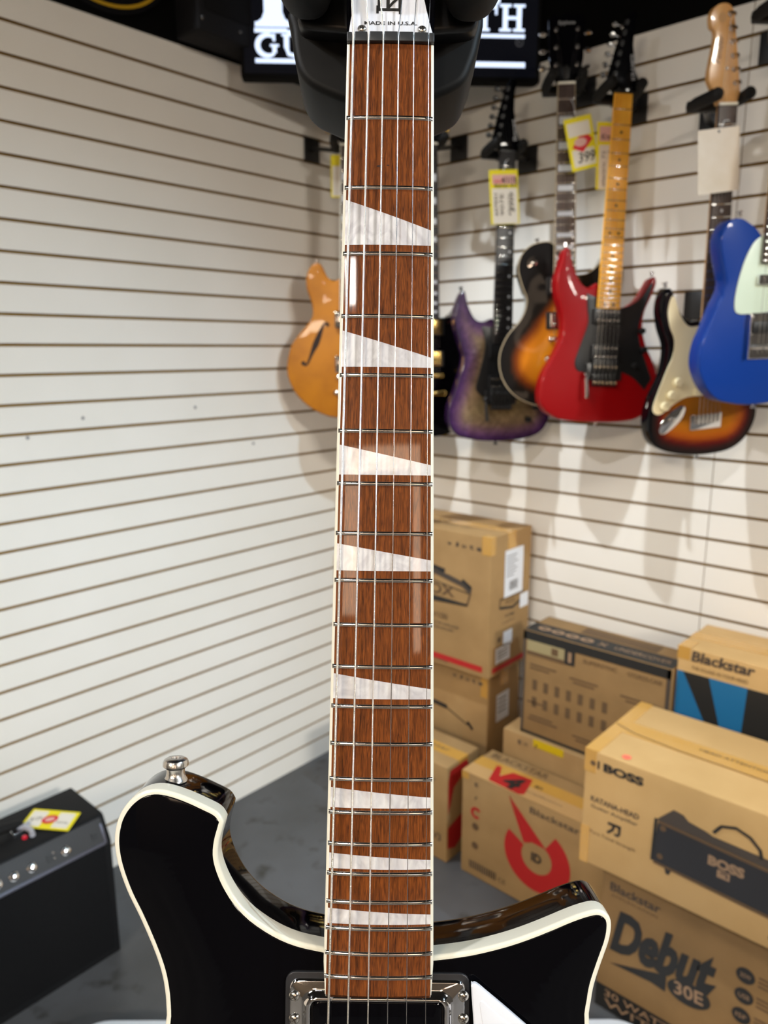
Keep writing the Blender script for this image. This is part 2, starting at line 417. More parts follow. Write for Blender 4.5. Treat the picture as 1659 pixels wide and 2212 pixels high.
def knob(t, x, y, z, r, m, name='knob', h=.012):
    b = MB(); b.lathe([(r, 0), (r, h*.3), (r*.86, h), (r*.5, h+.0006)], m, Matrix.Translation((x, y, z)), 20); b.build(name, t)
def strap_button(t, x, y, z, d, m=CHROME, s=1.):
    d = Vector(d).normalized(); q = d.to_track_quat('Z', 'Y').to_matrix().to_4x4()
    b = MB(); b.lathe([(.0055*s, 0), (.003*s, .003*s), (.003*s, .006*s), (.0062*s, .0085*s), (.0062*s, .0105*s), (.003*s, .0115*s)], m, Matrix.Translation((x, y, z)) @ q, 18); b.build('strap_button', t)
def floyd(t, y, z, m, dark, lock=CHROME):
    b = MB(); b.solid(rrect(-.045, y-.020, .045, y+.020, .004), z+.006, z, dark, .001)
    for i in range(6):
        x = (i-2.5)*.0105; b.box((x-.0045, y-.004, z+.005), (x+.0045, y+.030, z+.015), dark, r=.0012); b.box((x-.004, y-.034, z+.006), (x+.004, y-.004, z+.013), dark, r=.001)
        b.lathe([(.0032, 0), (.0032, .004), (.0022, .005)], m, Matrix.Translation((x, y+.012, z+.014)), 10)
        b.lathe([(.0036, 0), (.0036, .006), (.002, .007)], m, Matrix.Translation((x, y-.026, z+.012)), 10)
    b.build('bridge', t)
    b = MB(); b.lathe([(.008, 0), (.008, .012), (.006, .014)], lock, Matrix.Translation((-.044, y-.006, z+.004)), 16)
    b.tube([(-.044, y-.006, z+.014), (-.047, y-.02, z+.016), (-.043, y-.065, z+.018)], .0036, lock, 10, rs=[.004, .004, .005]); b.build('tremolo_arm_socket', t)
MAPLE = noisy('amber_maple', s2l(246, 168, 36), s2l(252, 186, 60), scale=(60, 6, 60), nscale=1.5, rough=.4, coat=.25)
MAPLE2 = noisy('natural_maple', s2l(206, 152, 92), s2l(220, 170, 108), scale=(60, 6, 60), nscale=1.5, rough=.25, coat=.5)
ROSE = noisy('dark_rosewood', s2l(52, 38, 34), s2l(74, 56, 50), scale=(200, 12, 200), nscale=1.5, rough=.45)
EBONY = mat('ebony', s2l(34, 32, 34), .35)
PEARL = mat('pearl_inlay', s2l(205, 208, 214), .18, coat=.5)
RS = [.0005, .00042, .00034, .00024, .0002, .00016]
xs = lambda a, n=6: [a*(i/2.5-1) for i in range(n)]
SUPER_HEAD = mm([(-21, 0), (-30, 12), (-42, 26), (-26, 92), (-6, 160), (3, 176), (14, 179), (21, 170), (16, 148), (15, 105), (24, 52), (38, 22), (30, 8), (21, 0)])[::1]
SUPER_HEAD = list(reversed(SUPER_HEAD))[::-1]
def ccw(P): 
    a = sum(P[i-1][0]*P[i][1]-P[i][0]*P[i-1][1] for i in range(len(P)))
    return P if a > 0 else P[::-1]
POSTS_L = [(-.026+i*.0042*1.0, .040+i*.0225) for i in range(6)]

# --- red superstrat
RED = pose(.9527, -.1424, 2.0117, .8215, -.0363, .058)
t = thing('electric_guitar', 'bright red electric guitar with black pickguard and amber maple neck', 'guitar', RED, 'electric guitars hanging in a row')
body = spline(mm([(-29,-428),(-52,-441),(-76,-419),(-92,-385),(-100,-358),(-107,-349),(-115,-356),(-122,-388),(-130,-421),(-125,-464),(-109,-518),(-110,-563),(-128,-608),(-151,-653),(-157,-699),(-147,-732),(-112,-757),(-64,-765),(-5,-766),(67,-762),(112,-746),(140,-705),(145,-660),(130,-615),(108,-575),(96,-535),(97,-495),(112,-455),(121,-425),(117,-409),(108,-412),(98,-430),(79,-462),(50,-482),(29,-484)]), 5, sharp=(0, 34))
REDM = mat('red_lacquer', s2l(150, 2, 8), .45, coat=.3, spec=.15)
MB().solid(body, -.012, -.056, REDM, .006, .006).build('body', t)
pg = spline(mm([(-54,-455),(-50,-490),(-46,-527),(-63,-583),(-73,-620),(-64,-641),(-45,-643),(50,-641),(80,-655),(110,-682),(126,-655),(105,-608),(86,-560),(84,-520),(100,-468),(112,-428),(105,-424),(85,-458),(60,-478),(28,-488),(-28,-488),(-28,-463)]), 4, sharp=(0, 6, 7, 9, 10, 15, 16, 19, 20, 21))
MB().solid(ccw(pg), -.0098, -.012, BLKPL, .0006).build('pickguard', t)
neck(t, .6477, 24, .043, .0565, .4905, MAPLE, MAPLE, BLKPL, inlay='dot', inlay_mat=mat('black_dot', (.02, .015, .01), .5))
humbucker(t, -.508, -.0098, BLKPL, None); humbucker(t, -.595, -.0098, BLKPL, None); floyd(t, -.642, -.0098, mat('bronze_metal', (.55, .42, .28), .25, 1.), DARKM)
head(t, ccw(SUPER_HEAD), -.002, BLACKG, POSTS_L, [(-.021, .004)]*6, DARKM, CHROME)
b = MB(); b.text('KRAMER', .026, .030, .058, .010, mat('silver_print', s2l(150, 152, 156), .4), z=-.0015, rot=PI/2+.12, bold=.02); b.build('headstock_lettering', t)
strings(t, xs(.0175), xs(.026), -.640, .002, .006, [(x, y, .003) for x, y in POSTS_L], RS, NICKEL)
strap_button(t, -.108, -.347, -.034, (-.15, 1, 0)); strap_button(t, 0, -.766, -.034, (0, -1, 0)); strap_button(t, .116, -.405, -.034, (.1, 1, 0))
for x, y in ((.098, -.585), (.078, -.625), (.09, -.54)): knob(t, x, y, -.0098, .008, BLKPL)

# --- purple burst superstrat
PUR = pose(.6408, -.148, 1.9339, .9653, -.0114, .0336)
t = thing('electric_guitar', 'purple burst electric guitar with tan figured centre and pearl dots', 'guitar', PUR, 'electric guitars hanging in a row')
body = spline(mm([(-28,-424),(-50,-433),(-72,-430),(-88,-410),(-99,-385),(-106,-358),(-112,-355),(-121,-370),(-132,-405),(-133,-441),(-114,-502),(-107,-539),(-128,-614),(-147,-664),(-147,-705),(-130,-735),(-106,-748),(-51,-758),(5,-760),(75,-755),(125,-738),(150,-705),(153,-670),(135,-620),(108,-570),(97,-530),(100,-490),(112,-455),(112,-420),(100,-415),(85,-445),(60,-470),(28,-475)]), 5, sharp=(0, 32))
PURS = mat('purple_stained_wood', s2l(42, 20, 54), .25, coat=.7)
MB().solid(body, -.0122, -.052, PURS, .004, .006).build('body', t)
AM = attr_mat('figured_top_finish', .3, .6)
nt = AM.node_tree; nz = nt.nodes.new('ShaderNodeTexNoise'); nz.inputs['Scale'].default_value = 38; nz.inputs['Detail'].default_value = 5; nz.inputs['Distortion'].default_value = 1.2
mr = nt.nodes.new('ShaderNodeMapRange'); mr.inputs[1].default_value = .3; mr.inputs[2].default_value = .7; mr.inputs[3].default_value = .6; mr.inputs[4].default_value = 1.2
vm = nt.nodes.new('ShaderNodeVectorMath'); vm.operation = 'SCALE'; tcn = nt.nodes.new('ShaderNodeTexCoord')
nt.links.new(tcn.outputs['Object'], nz.inputs['Vector']); nt.links.new(nz.outputs['Fac'], mr.inputs[0]); nt.links.new(mr.outputs[0], vm.inputs['Scale'])
nt.links.new([x for x in nt.nodes if x.type == 'VERTEX_COLOR'][0].outputs[0], vm.inputs[0]); nt.links.new(vm.outputs[0], nt.nodes['Principled BSDF'].inputs['Base Color'])
burst_top('burst_top', inset(body, .0028), -.0119, t, [(0, s2l(52, 22, 70)), (.010, s2l(76, 42, 88)), (.026, s2l(112, 80, 100)), (.045, s2l(132, 108, 84)), (.08, s2l(134, 114, 80))], AM)
MB().solid(ccw(spline(mm([(-58,-446),(-47,-501),(-63,-576),(-71,-614),(-54,-635),(52,-635),(64,-600),(50,-540),(52,-452)]), 4, sharp=(0, 4, 5, 8))), -.0098, -.0118, BLKPL, .0006).build('pickguard', t)
neck(t, .6477, 24, .043, .0565, .4905, EBONY, mat('dark_neck_wood', s2l(48, 34, 28), .3, coat=.4), BLKPL, inlay='sidedot', inlay_mat=PEARL)
humbucker(t, -.512, -.0098, BLKPL, None, poles=False); humbucker(t, -.597, -.0098, BLKPL, None); floyd(t, -.638, -.0098, DARKM, DARKM, DARKM)
head(t, ccw(SUPER_HEAD), -.002, BLACKG, POSTS_L, [(-.021, .004)]*6, DARKM, DARKM)
b = MB(); b.text('Ibanez', .026, .030, .052, .012, MATS['silver_print'], z=-.0015, rot=PI/2+.14, bold=.02); b.build('headstock_lettering', t)
strings(t, xs(.0175), xs(.026), -.640, .002, .006, [(x, y, .003) for x, y in POSTS_L], RS, DARKM)
strap_button(t, -.110, -.353, -.034, (-.15, 1, 0), DARKM); strap_button(t, 0, -.760, -.034, (0, -1, 0), DARKM)
for x, y in ((.108, -.665), (.085, -.70)): knob(t, x, y, -.0118, .009, BLKPL)

# --- single cutaways: one sunburst, one black with gold hardware
LPB = mm([(-28,-372),(-45,-367),(-80,-374),(-106,-396),(-116,-432),(-105,-478),(-93,-513),(-107,-556),(-144,-600),(-164,-651),(-158,-705),(-128,-750),(-78,-777),(-20,-786),(40,-783),(105,-765),(150,-725),(163,-670),(155,-615),(125,-560),(103,-515),(98,-485),(108,-455),(118,-425),(113,-404),(98,-406),(85,-428),(60,-448),(28,-452)])
LPH = ccw(mm([(-21,0),(-26,14),(-36,34),(-41,60),(-44,148),(-32,160),(-16,155),(0,163),(16,155),(32,160),(44,148),(41,60),(36,34),(26,14),(21,0)]))
def single_cut(M, label, top_mat, stops, back, bind, hw, board, ring, group, lettering=None, dots='block', tagc='guitar'):
    t = thing('electric_guitar', label, 'guitar', M, group)
    body = spline(LPB, 5, sharp=(0, 28))
    ins = inset(body, .0022)
    MB().solid(ins, -.0135, -.020, back, .002).solid(body, -.0205, -.062, back, 0, .006).build('body', t)
    b = MB(); n = len(body); vs = []; fs = []
    for P, z in ((ins, -.0135), (inset(body, .0006), -.0135), (body, -.0141), (body, -.0205)): vs += [(p[0], p[1], z) for p in P]
    for j in range(3):
        for i in range(n): fs.append((j*n+i, (j+1)*n+i, (j+1)*n+(i+1) % n, j*n+(i+1) % n))
    b.add(vs, fs, bind); b.build('body_binding', t)
    if stops: burst_top('burst_top', inset(ins, .0012), -.0132, t, stops, top_mat, dome=.005, bias=.55)
    neck(t, .6287, 22, .043, .056, .456, board, back, CREAM, binding=bind, inlay=dots, inlay_mat=PEARL, heel=-.372)
    for y in (-.478, -.565): b = MB(); b.solid(rrect(-.045, y-.022, .045, y+.022, .004), -.006, -.013, ring, .001); b.build('pickup_ring', t)
    humbucker(t, -.478, -.009, hw, None, poles=stops is not None, polem=hw); humbucker(t, -.565, -.009, hw, None, poles=True, polem=hw)
    b = MB(); b.box((-.038, -.618, -.004), (.038, -.606, .004), hw, r=.002)
    for s in (-1, 1): b.tube([(s*.037, -.612, -.0134), (s*.037, -.612, .002)], .004, hw, 10)
    b.build('bridge', t)
    b = MB(); b.box((-.045, -.668, -.006), (.045, -.655, .004), hw, r=.003)
    for s in (-1, 1): b.lathe([(.008, 0), (.008, .014), (.005, .016)], hw, Matrix.Translation((s*.041, -.661, -.0134)), 14)
    b.build('tailpiece', t)
    P = [(-.026, .045+i*.04) for i in range(3)] + [(.026, .125-i*.04) for i in range(3)]
    head(t, LPH, -.004, BLACKG, P, [(-.030, .0)]*3+[(.030, 0)]*3, hw, hw)
    if lettering:
        b = MB(); b.text(lettering, -.020, .134, .040, .011, MATS['silver_print'], z=-.0035, bold=.02); b.build('headstock_lettering', t)
    b = MB(); b.solid([(-.005, .012), (.005, .012), (.009, .035), (0, .045), (-.009, .035)], -.002, -.004, BLKPL, .0004); b.build('truss_rod_cover', t)
    strings(t, xs(.0175), xs(.026), -.612, .002, .006, [(x, y, .002) for x, y in P], RS, NICKEL)
    b = MB(); M2 = Matrix.Translation((-.075, -.420, -.0132)); b.lathe([(.017, 0), (.017, .0006), (.008, .001), (.007, .004), (.003, .005), (.003, .012), (.0045, .014), (.0045, .018)], hw, M2, 24); b.build('toggle_switch', t)
    for x, y in ((.095, -.60), (.125, -.645), (.085, -.665), (.11, -.705)): knob(t, x, y, -.0133, .012, mat('amber_knob', s2l(120, 74, 20), .2, coat=.5) if stops else hw)
    strap_button(t, -.062, -.366, -.04, (-.2, 1, 0), hw); strap_button(t, 0, -.786, -.04, (0, -1, 0), hw)
    return t, body
TANB = mat('aged_binding', s2l(176, 158, 128), .3, coat=.4)
LPM = pose(.8031, -.1455, 2.0626, .6867, .0227, .0748)
single_cut(LPM, 'sunburst single cutaway guitar with black rim, amber middle and tan binding', attr_mat('sunburst_finish', coat=.12),
    [(0, (.004, .003, .003)), (.026, (.008, .005, .003)), (.042, s2l(120, 52, 6)), (.060, s2l(205, 118, 14)), (.09, s2l(222, 138, 22))], BLACKG, TANB, CHROME, ROSE, BLKPL, 'electric guitars hanging in a row', 'Epiphone')
BKM = pose(.457, -.245, 1.966, 1.03, 0, .03)
single_cut(BKM, 'black single cutaway guitar with gold hardware, mostly hidden behind the black guitar neck', None, None, BLACKG, mat('black_rim_binding', (.02, .02, .02), .2, coat=.5), GOLD, EBONY, BLKPL, 'electric guitars hanging in a row')

# --- sunburst double cutaway, left-handed, cream pickguard
STM = pose(1.2226, -.2284, 1.9144, .941, .0838, -.0858)
t = thing('electric_guitar', 'three colour sunburst guitar with cream pickguard and natural maple headstock', 'guitar', STM, 'electric guitars hanging in a row')
body = spline(mm([(-28,-428),(-54,-427),(-77,-404),(-90,-375),(-98,-358),(-106,-355),(-114,-367),(-120,-400),(-113,-440),(-98,-485),(-104,-542),(-130,-596),(-141,-645),(-133,-690),(-107,-716),(-46,-735),(15,-741),(75,-735),(112,-712),(134,-675),(137,-635),(126,-595),(108,-560),(98,-520),(100,-485),(112,-450),(115,-422),(108,-405),(98,-410),(85,-437),(55,-466),(28,-475)]), 5, sharp=(0, 31))
MB().solid(body, -.0122, -.054, BLACKG, .006, .006).build('body', t)
burst_top('burst_top', inset(body, .004), -.0117, t, [(0, (.006, .004, .004)), (.014, (.02, .004, .003)), (.026, s2l(96, 12, 6)), (.040, s2l(170, 84, 8)), (.06, s2l(176, 104, 10)), (.1, s2l(150, 92, 10))], MATS['sunburst_finish'])
CRP = mat('cream_pickguard', s2l(255, 242, 200), .3, coat=.3)
MB().solid(ccw(spline(mm([(-97,-370),(-108,-399),(-102,-435),(-89,-466),(-91,-501),(-104,-531),(-124,-581),(-135,-616),(-126,-630),(-110,-629),(-89,-615),(-60,-600),(-34,-597),(40,-597),(62,-560),(72,-505),(92,-455),(70,-462),(28,-484),(-28,-440),(-56,-438),(-78,-412)]), 4, sharp=(13, 16, 18, 19))), -.0095, -.0117, CRP, .0006).build('pickguard', t)
neck(t, .6477, 21, .042, .056, .460, ROSE, MAPLE2, CREAM, inlay='dot', inlay_mat=PEARL, heel=-.43)
for y, x in ((-.485, 0), (-.545, 0), (-.588, .004)):
    humbucker(t, y, -.0097, CRP, None, w=.068, h=.016, poles=False)
b = MB(); b.solid(rrect(-.040, -.676, .040, -.640, .003), -.006, -.0117, CHROME, .001)
for i in range(6): x = (i-2.5)*.0105; b.box((x-.0045, -.660, -.006), (x+.0045, -.640, .003), STEEL, r=.001)
b.build('bridge', t)
b = MB(); q = spline(mm([(-116,-672),(-112,-650),(-90,-628),(-62,-616),(-52,-624),(-60,-646),(-84,-668),(-106,-679)]), 4); b.solid(ccw(q), -.0085, -.0117, CHROME, .002)
b.lathe([(.007, 0), (.007, .003), (.004, .0035), (.004, .001)], STEEL, Matrix.Translation((-.086, -.648, -.0085)), 16); b.build('jack_plate', t)
for x, y in ((-.078, -.560), (-.092, -.588), (-.108, -.612)): knob(t, x, y, -.0095, .011, CRP)
SH = ccw(spline(mm([(-21,0),(-28,16),(-46,45),(-46,62),(-36,126),(-46,140),(-49,160),(-40,175),(-24,181),(-8,178),(2,166),(27,26),(21,0)]), 4, sharp=(0, 2, 3, 10, 11, 12)))
PR = [(.014-i*.0044, .040+i*.0245) for i in range(6)]
head(t, SH, -.003, MAPLE2, PR, [(.021, .003)]*6, CHROME, CHROME)
b = MB(); b.text('Fender', -.024, .075, .050, .013, INKB, z=-.0026, rot=PI/2-.12, shear=.3); b.disc(-.024, .156, .009, mat('faint_seal', s2l(186, 140, 84), .5), z=-.0026)
b.build('headstock_lettering', t)
b = MB(); b.lathe([(.004, 0), (.003, .004)], STEEL, Matrix.Translation((-.008, .066, -.003)), 12); b.build('string_tree', t)
strings(t, xs(.0175), xs(.026), -.650, .002, .004, [(x, y, .002) for x, y in reversed(PR)], RS, NICKEL)
strap_button(t, -.103, -.352, -.033, (-.25, 1, 0)); strap_button(t, 0, -.741, -.033, (0, -1, 0)); strap_button(t, .110, -.403, -.033, (.2, 1, 0))

# --- blue single cutaway with mint pickguard at the right edge
TEM0 = pose(1.3147, -.2668, 2.0542, .8931, .1006, -.0248)
TEM = pose(1.3147, -.2668, 2.0542, .8931, .0300, -.0248)
TEM = Matrix.Translation(TEM0 @ Vector((0, -.57, 0)) - TEM @ Vector((0, -.57, 0))) @ TEM
def turn(P, a=.0706, cy=-.57): return [(x*math.cos(a)-(y-cy)*math.sin(a), cy+x*math.sin(a)+(y-cy)*math.cos(a)) for x, y in P]
t = thing('electric_guitar', 'royal blue guitar with mint green pickguard at the right edge', 'guitar', TEM, 'electric guitars hanging in a row')
body = spline(mm([(-28,-388),(-40,-379),(-58,-368),(-78,-367),(-92,-375),(-102,-392),(-106,-411),(-103,-437),(-96,-470),(-93,-490),(-98,-510),(-113,-536),(-132,-577),(-147,-609),(-153,-642),(-149,-670),(-134,-702),(-110,-727),(-71,-741),(-22,-748),(40,-746),(95,-735),(138,-705),(158,-665),(157,-625),(140,-585),(115,-545),(100,-510),(98,-480),(108,-450),(114,-425),(106,-406),(90,-410),(70,-435),(45,-452),(28,-455)]), 5, sharp=(0, 35))
BLU = mat('royal_blue_lacquer', s2l(0, 54, 140), .4, coat=.4, spec=.2)
MB().solid(turn(body), -.012, -.055, BLU, .0045, .0045).build('body', t)
MINT = mat('mint_green_pickguard', s2l(222, 236, 214), .3, coat=.3)
MB().solid(turn(ccw(spline(mm([(-14,-403),(-34,-416),(-53,-447),(-68,-491),(-75,-527),(-73,-549),(-60,-556),(55,-558),(80,-545),(78,-510),(92,-470),(85,-440),(55,-458),(28,-462)]), 4, sharp=(0, 6, 7, 10, 11, 13)))), -.0096, -.0118, MINT, .0006).build('pickguard', t)
neck(t, .6477, 21, .042, .056, .460, ROSE, MAPLE2, CREAM, inlay='dot', inlay_mat=PEARL, heel=-.40)
humbucker(t, -.492, -.0096, CHROME, None, w=.066, h=.020, poles=False)
b = MB(); b.solid(rrect(-.044, -.652, .044, -.558, .003), -.0085, -.012, CHROME, .0008)
for s in (-1, 1): b.box((s*.044-.0012, -.652, -.009), (s*.044+.0012, -.558, .001), CHROME, r=.0008)
for i in range(3): b.tube([((i-1)*.024-.010, -.628, -.002), ((i-1)*.024+.010, -.628, -.002)], .0045, STEEL, 12)
for i in range(4): b.lathe([(.003, 0), (.003, .001), (.001, .0015)], STEEL, Matrix.Translation(((-.036, .036)[i % 2], (-.566, -.60)[i//2], -.0085)), 10)
b.box((-.036, -.600, -.0085), (.036, -.576, -.002), BLKPL, r=.002); b.build('bridge_plate', t)
b = MB(); b.solid(rrect(.070, -.70, .108, -.55, .016), -.0095, -.012, CHROME, .001); b.build('control_plate', t)
for y in (-.615, -.67): knob(t, .089, y, -.0095, .009, CHROME, h=.016)
head(t, [(-x, y) for x, y in SH][::-1], -.003, MAPLE2, [(-x, y) for x, y in PR], [(-.021, .003)]*6, CHROME, CHROME)
strings(t, xs(.0175), xs(.026), -.640, .002, .004, [(-x, y, .002) for x, y in PR], RS, NICKEL)
strap_button(t, -.066, -.366, -.033, (-.1, 1, 0)); strap_button(t, 0, -.748, -.033, (0, -1, 0))

# --- honey coloured semi-hollow in the corner
SEM = pose(.205, -.303, 1.995, math.radians(40), 0, .035)
t = thing('electric_guitar', 'honey yellow semi-hollow guitar with f-shaped sound hole, left of the black guitar neck', 'guitar', SEM)
h335 = [(-25,-360),(-46,-369),(-65,-358),(-78,-333),(-85,-322),(-100,-318),(-115,-329),(-127,-356),(-127,-389),(-113,-433),(-111,-467),(-125,-492),(-153,-523),(-177,-556),(-190,-608),(-188,-650),(-168,-695),(-132,-733),(-89,-758),(-40,-770)]
body = spline(mm(h335 + [(-a, b2) for a, b2 in reversed(h335)]), 5, sharp=(0, len(h335)*2-1))
HON = noisy('honey_lacquered_maple', s2l(166, 98, 0), s2l(184, 112, 2), scale=(10, 10, 10), nscale=1.5, rough=.45, coat=.12)
MB().solid(body, -.016, -.058, HON, .006, .006).build('body', t)
for s in (-1, 1):
    q = spline([(s*x/1000, y/1000) for x, y in [(-64,-494),(-70,-489),(-77,-494),(-85,-509),(-100,-545),(-112,-571),(-127,-605),(-136,-613),(-143,-606)]], 5, closed=False)
    n = len(q); b = MB(); b.strip(q, [.004+.0125*math.exp(-((i/n-.5)/.13)**2)+.002 for i in range(n)], mat('dark_sound_hole', (.02, .008, .003), .8), z=-.0156)
    b.disc(s*-.066, -.495, .0055, MATS['dark_sound_hole'], z=-.01555); b.disc(s*-.141, -.607, .0065, MATS['dark_sound_hole'], z=-.01555); b.build('sound_hole', t)
neck(t, .6287, 22, .043, .056, .456, ROSE, MATS['honey_lacquered_maple'], CREAM, binding=CREAM, inlay='block', inlay_mat=PEARL, heel=-.36)
for y in (-.425, -.555): humbucker(t, y-.055, -.012, CHROME, CHROME)
b = MB(); b.box((-.038, -.655, -.006), (.038, -.643, .003), CHROME, r=.002)
for s in (-1, 1): b.tube([(s*.037, -.649, -.0158), (s*.037, -.649, .001)], .004, CHROME, 10)
b.build('bridge', t)
b = MB(); b.box((-.045, -.70, -.008), (.045, -.687, .001), CHROME, r=.003)
for s in (-1, 1): b.lathe([(.008, 0), (.008, .012)], CHROME, Matrix.Translation((s*.041, -.693, -.0158)), 14)
b.build('tailpiece', t)
P = [(-.026, .045+i*.04) for i in range(3)] + [(.026, .125-i*.04) for i in range(3)]
head(t, LPH, -.004, BLACKG, P, [(-.030, .0)]*3+[(.030, 0)]*3, GOLD, GOLD)
strings(t, xs(.0175), xs(.026), -.649, .002, .006, [(x, y, .002) for x, y in P], RS, NICKEL)
for x, y in ((.10, -.62), (.13, -.66), (.10, -.68), (.13, -.71)): knob(t, x, y, -.0158, .012, GOLD)
strap_button(t, -.100, -.317, -.037, (0, 1, 0)); strap_button(t, 0, -.771, -.037, (0, -1, 0))

# ------------------------------------------------------------------ slatwall hangers
def hanger(G, wall, pa, pz, label, ext=.0):
    """G: guitar matrix; plate on the slat wall at a / z; two padded arms reach under the headstock"""
    g = G @ Vector((0, .012, -.045)); r = (G.to_3x3() @ Vector((1, 0, 0))).normalized(); n = (G.to_3x3() @ Vector((0, 0, 1))).normalized(); u = n.cross(r)
    if wall == 'R': pc = Vector((pa, 0, pz)); wn = Vector((0, -1, 0)); wx = Vector((1, 0, 0))
    else: pc = Vector((0, pa, pz)); wn = Vector((1, 0, 0)); wx = Vector((0, 1, 0))
    M = Matrix.Translation(pc); t = thing('guitar_hanger', label, 'hanger', M, 'black hangers hooked into the slat walls'); I = M.inverted()
    fr = frame((0, 0, 0), wx, (0, 0, 1)) if wall == 'R' else frame((0, 0, 0), wx, (0, 0, 1))
    b = MB(); b.box((-.030, -.0335, .0005), (.030, .0335, .006), DARKM, fr, r=.0012); b.build('wall_plate', t)
    b = MB(); back = g - n*.030
    b.tube([I @ (pc + wn*.004), I @ (pc + wn*.03), I @ (back - Vector((0, 0, .01))), I @ back], .0065, DARKM, 10); b.build('arm', t)
    Fm = I @ Matrix(((r.x, u.x, n.x, g.x), (r.y, u.y, n.y, g.y), (r.z, u.z, n.z, g.z), (0, 0, 0, 1)))
    b = MB(); b.box((-.048, -.014, -.034), (.048, .010, -.018), BLKPL, Fm, r=.005); b.build('yoke', t)
    for s in (-1, 1):
        b = MB(); b.tube([(s*.040, -.002, -.030), (s*.042, 0, -.005), (s*.041, .002, .03), (s*.036, .006, .062), (s*.034, .008, .068)], .012, BLKRUB, 12, M=Fm, rs=[.009, .0125, .0125, .0125, .008]); b.build('padded_arm', t)
    return t
rowz = lambda z: 2.183 - (math.floor((2.183-z)/SP)+.5)*SP
hanger(RED, 'R', .920, rowz(2.014), 'black slat wall hanger holding the red guitar')
hanger(PUR, 'R', .612, rowz(1.944), 'black slat wall hanger holding the purple burst guitar')
hanger(LPM, 'R', .778, rowz(2.055), 'black slat wall hanger holding the amber sunburst single cutaway guitar')
hanger(BKM, 'R', .374, rowz(2.013), 'black slat wall hanger holding the black guitar with gold hardware')
hanger(STM, 'R', 1.111, rowz(1.952), 'black slat wall hanger holding the guitar with natural maple headstock')
hanger(TEM, 'R', 1.232, rowz(2.06), 'black slat wall hanger holding the royal blue guitar')
hanger(SEM, 'L', -.254, 2.194 - (math.floor((2.194-2.027)/SP)+.5)*SP, 'black hanger on the left slat wall holding the honey yellow guitar')
b = MB(); b.box((-.030, -.0335, .0005), (.030, .0335, .006), DARKM, frame((0, 0, 0), (1, 0, 0), (0, 0, 1)), r=.0012)
tag(move(b.build('wall_plate'), Matrix.Translation((1.109, 0, rowz(1.53)))), 'bare black plate on the right slat wall, seen between the sunburst guitar and its neck', 'wall plate')

# ------------------------------------------------------------------ the black guitar in front
GO = Vector((1.5539, -1.6526, 1.5665)); GR = Vector((.7467, .6650, -.0153)).normalized(); GU = Vector((-.1331, .1719, .9761)); GU = (GU - GR*GU.dot(GR)).normalized(); GN = GR.cross(GU)
GM = Matrix(((GR.x, GU.x, GN.x, GO.x), (GR.y, GU.y, GN.y, GO.y), (GR.z, GU.z, GN.z, GO.z), (0, 0, 0, 1)))
G = thing('electric_guitar', 'glossy black electric guitar with cream binding and triangular pearl inlays, nearest of all', 'guitar', GM)
RB = .254
def arc(x): return -x*x/(2*RB)
LE, RE = lambda y: -.0207 + (.0057)*(y/.4455)*1.0 if True else 0, lambda y: .0207 - .0052*(y/.4455)
def edges(y): k = -y/.4505; return -.0207-.0057*k, .0207+.0052*k
YE = -.4505
NECKWOOD = noisy('lacquered_bubinga', s2l(54, 21, 5), s2l(144, 77, 27), scale=(1500, 120, 1500), nscale=1.0, detail=6, rough=.3, coat=.8, lo=.25, hi=.75, dist=.9)
NECKWOOD.node_tree.nodes['Principled BSDF'].inputs['Specular IOR Level'].default_value = .2
NECKWOOD.node_tree.nodes['Principled BSDF'].inputs['Roughness'].default_value = .5
NECKWOOD.node_tree.nodes['Principled BSDF'].inputs['Coat Roughness'].default_value = .04
def board(xa, xb, ys, z0, m, b, nx=14, side=True):
    """strip of the curved board between edge functions xa(y), xb(y)"""
    vs = []; fs = []
    for y in ys:
        a, c = xa(y), xb(y)
        for i in range(nx+1): x = a+(c-a)*i/nx; vs.append((x, y, arc(x)+z0))
    for j in range(len(ys)-1):
        for i in range(nx): q = j*(nx+1)+i; fs.append((q+nx+1, q+nx+2, q+1, q))
    b.add(vs, fs, m)
BW = .0014
ys = [-k*YE/-30 for k in range(31)]
b = MB(); board(lambda y: edges(y)[0]+BW, lambda y: edges(y)[1]-BW, ys, 0, NECKWOOD, b)
xa, xb = edges(YE)
b.add([(x, YE, arc(x)) for x in [xa+BW+(xb-xa-2*BW)*i/10 for i in range(11)]] + [(x, YE, -.0062) for x in [xa+BW+(xb-xa-2*BW)*i/10 for i in range(11)]], [(i, i+1, i+12, i+11)[::-1] for i in range(10)], NECKWOOD)
b.disc(-.0045, -.0585, .0014, mat('dark_knot', s2l(40, 14, 6), .4), z=.00006, ry=.0005); b.disc(-.0005, -.0580, .0006, MATS['dark_knot'], z=.00006, ry=.0003)
fb = b.build('fretboard', G, smooth=60)
b = MB()
for s, k in ((-1, 0), (1, 1)):
    E1 = lambda y: edges(y)[k]; E2 = lambda y: edges(y)[k]-s*BW
    yy = [-.0005*0-.0] + ys[1:]
    vs = []; fs = []
    for y in yy:
        a, c = E1(y), E2(y)
        if y <= YE+1e-6: a = c+s*.0004
        vs += [(c, y, arc(c)+.0001), (a-s*.0004, y, arc(a)), (a, y, arc(a)-.0004), (a, y, -.0062), (c, y, -.0062)]
    for j in range(len(yy)-1):
        for i in range(4): q = j*5+i; fs.append((q, q+5, q+6, q+1) if s > 0 else (q+1, q+6, q+5, q))
    fs.append(tuple((len(yy)-1)*5+i for i in range(5))); b.add(vs, fs, CREAM)
b.build('neck_binding', G, smooth=50)
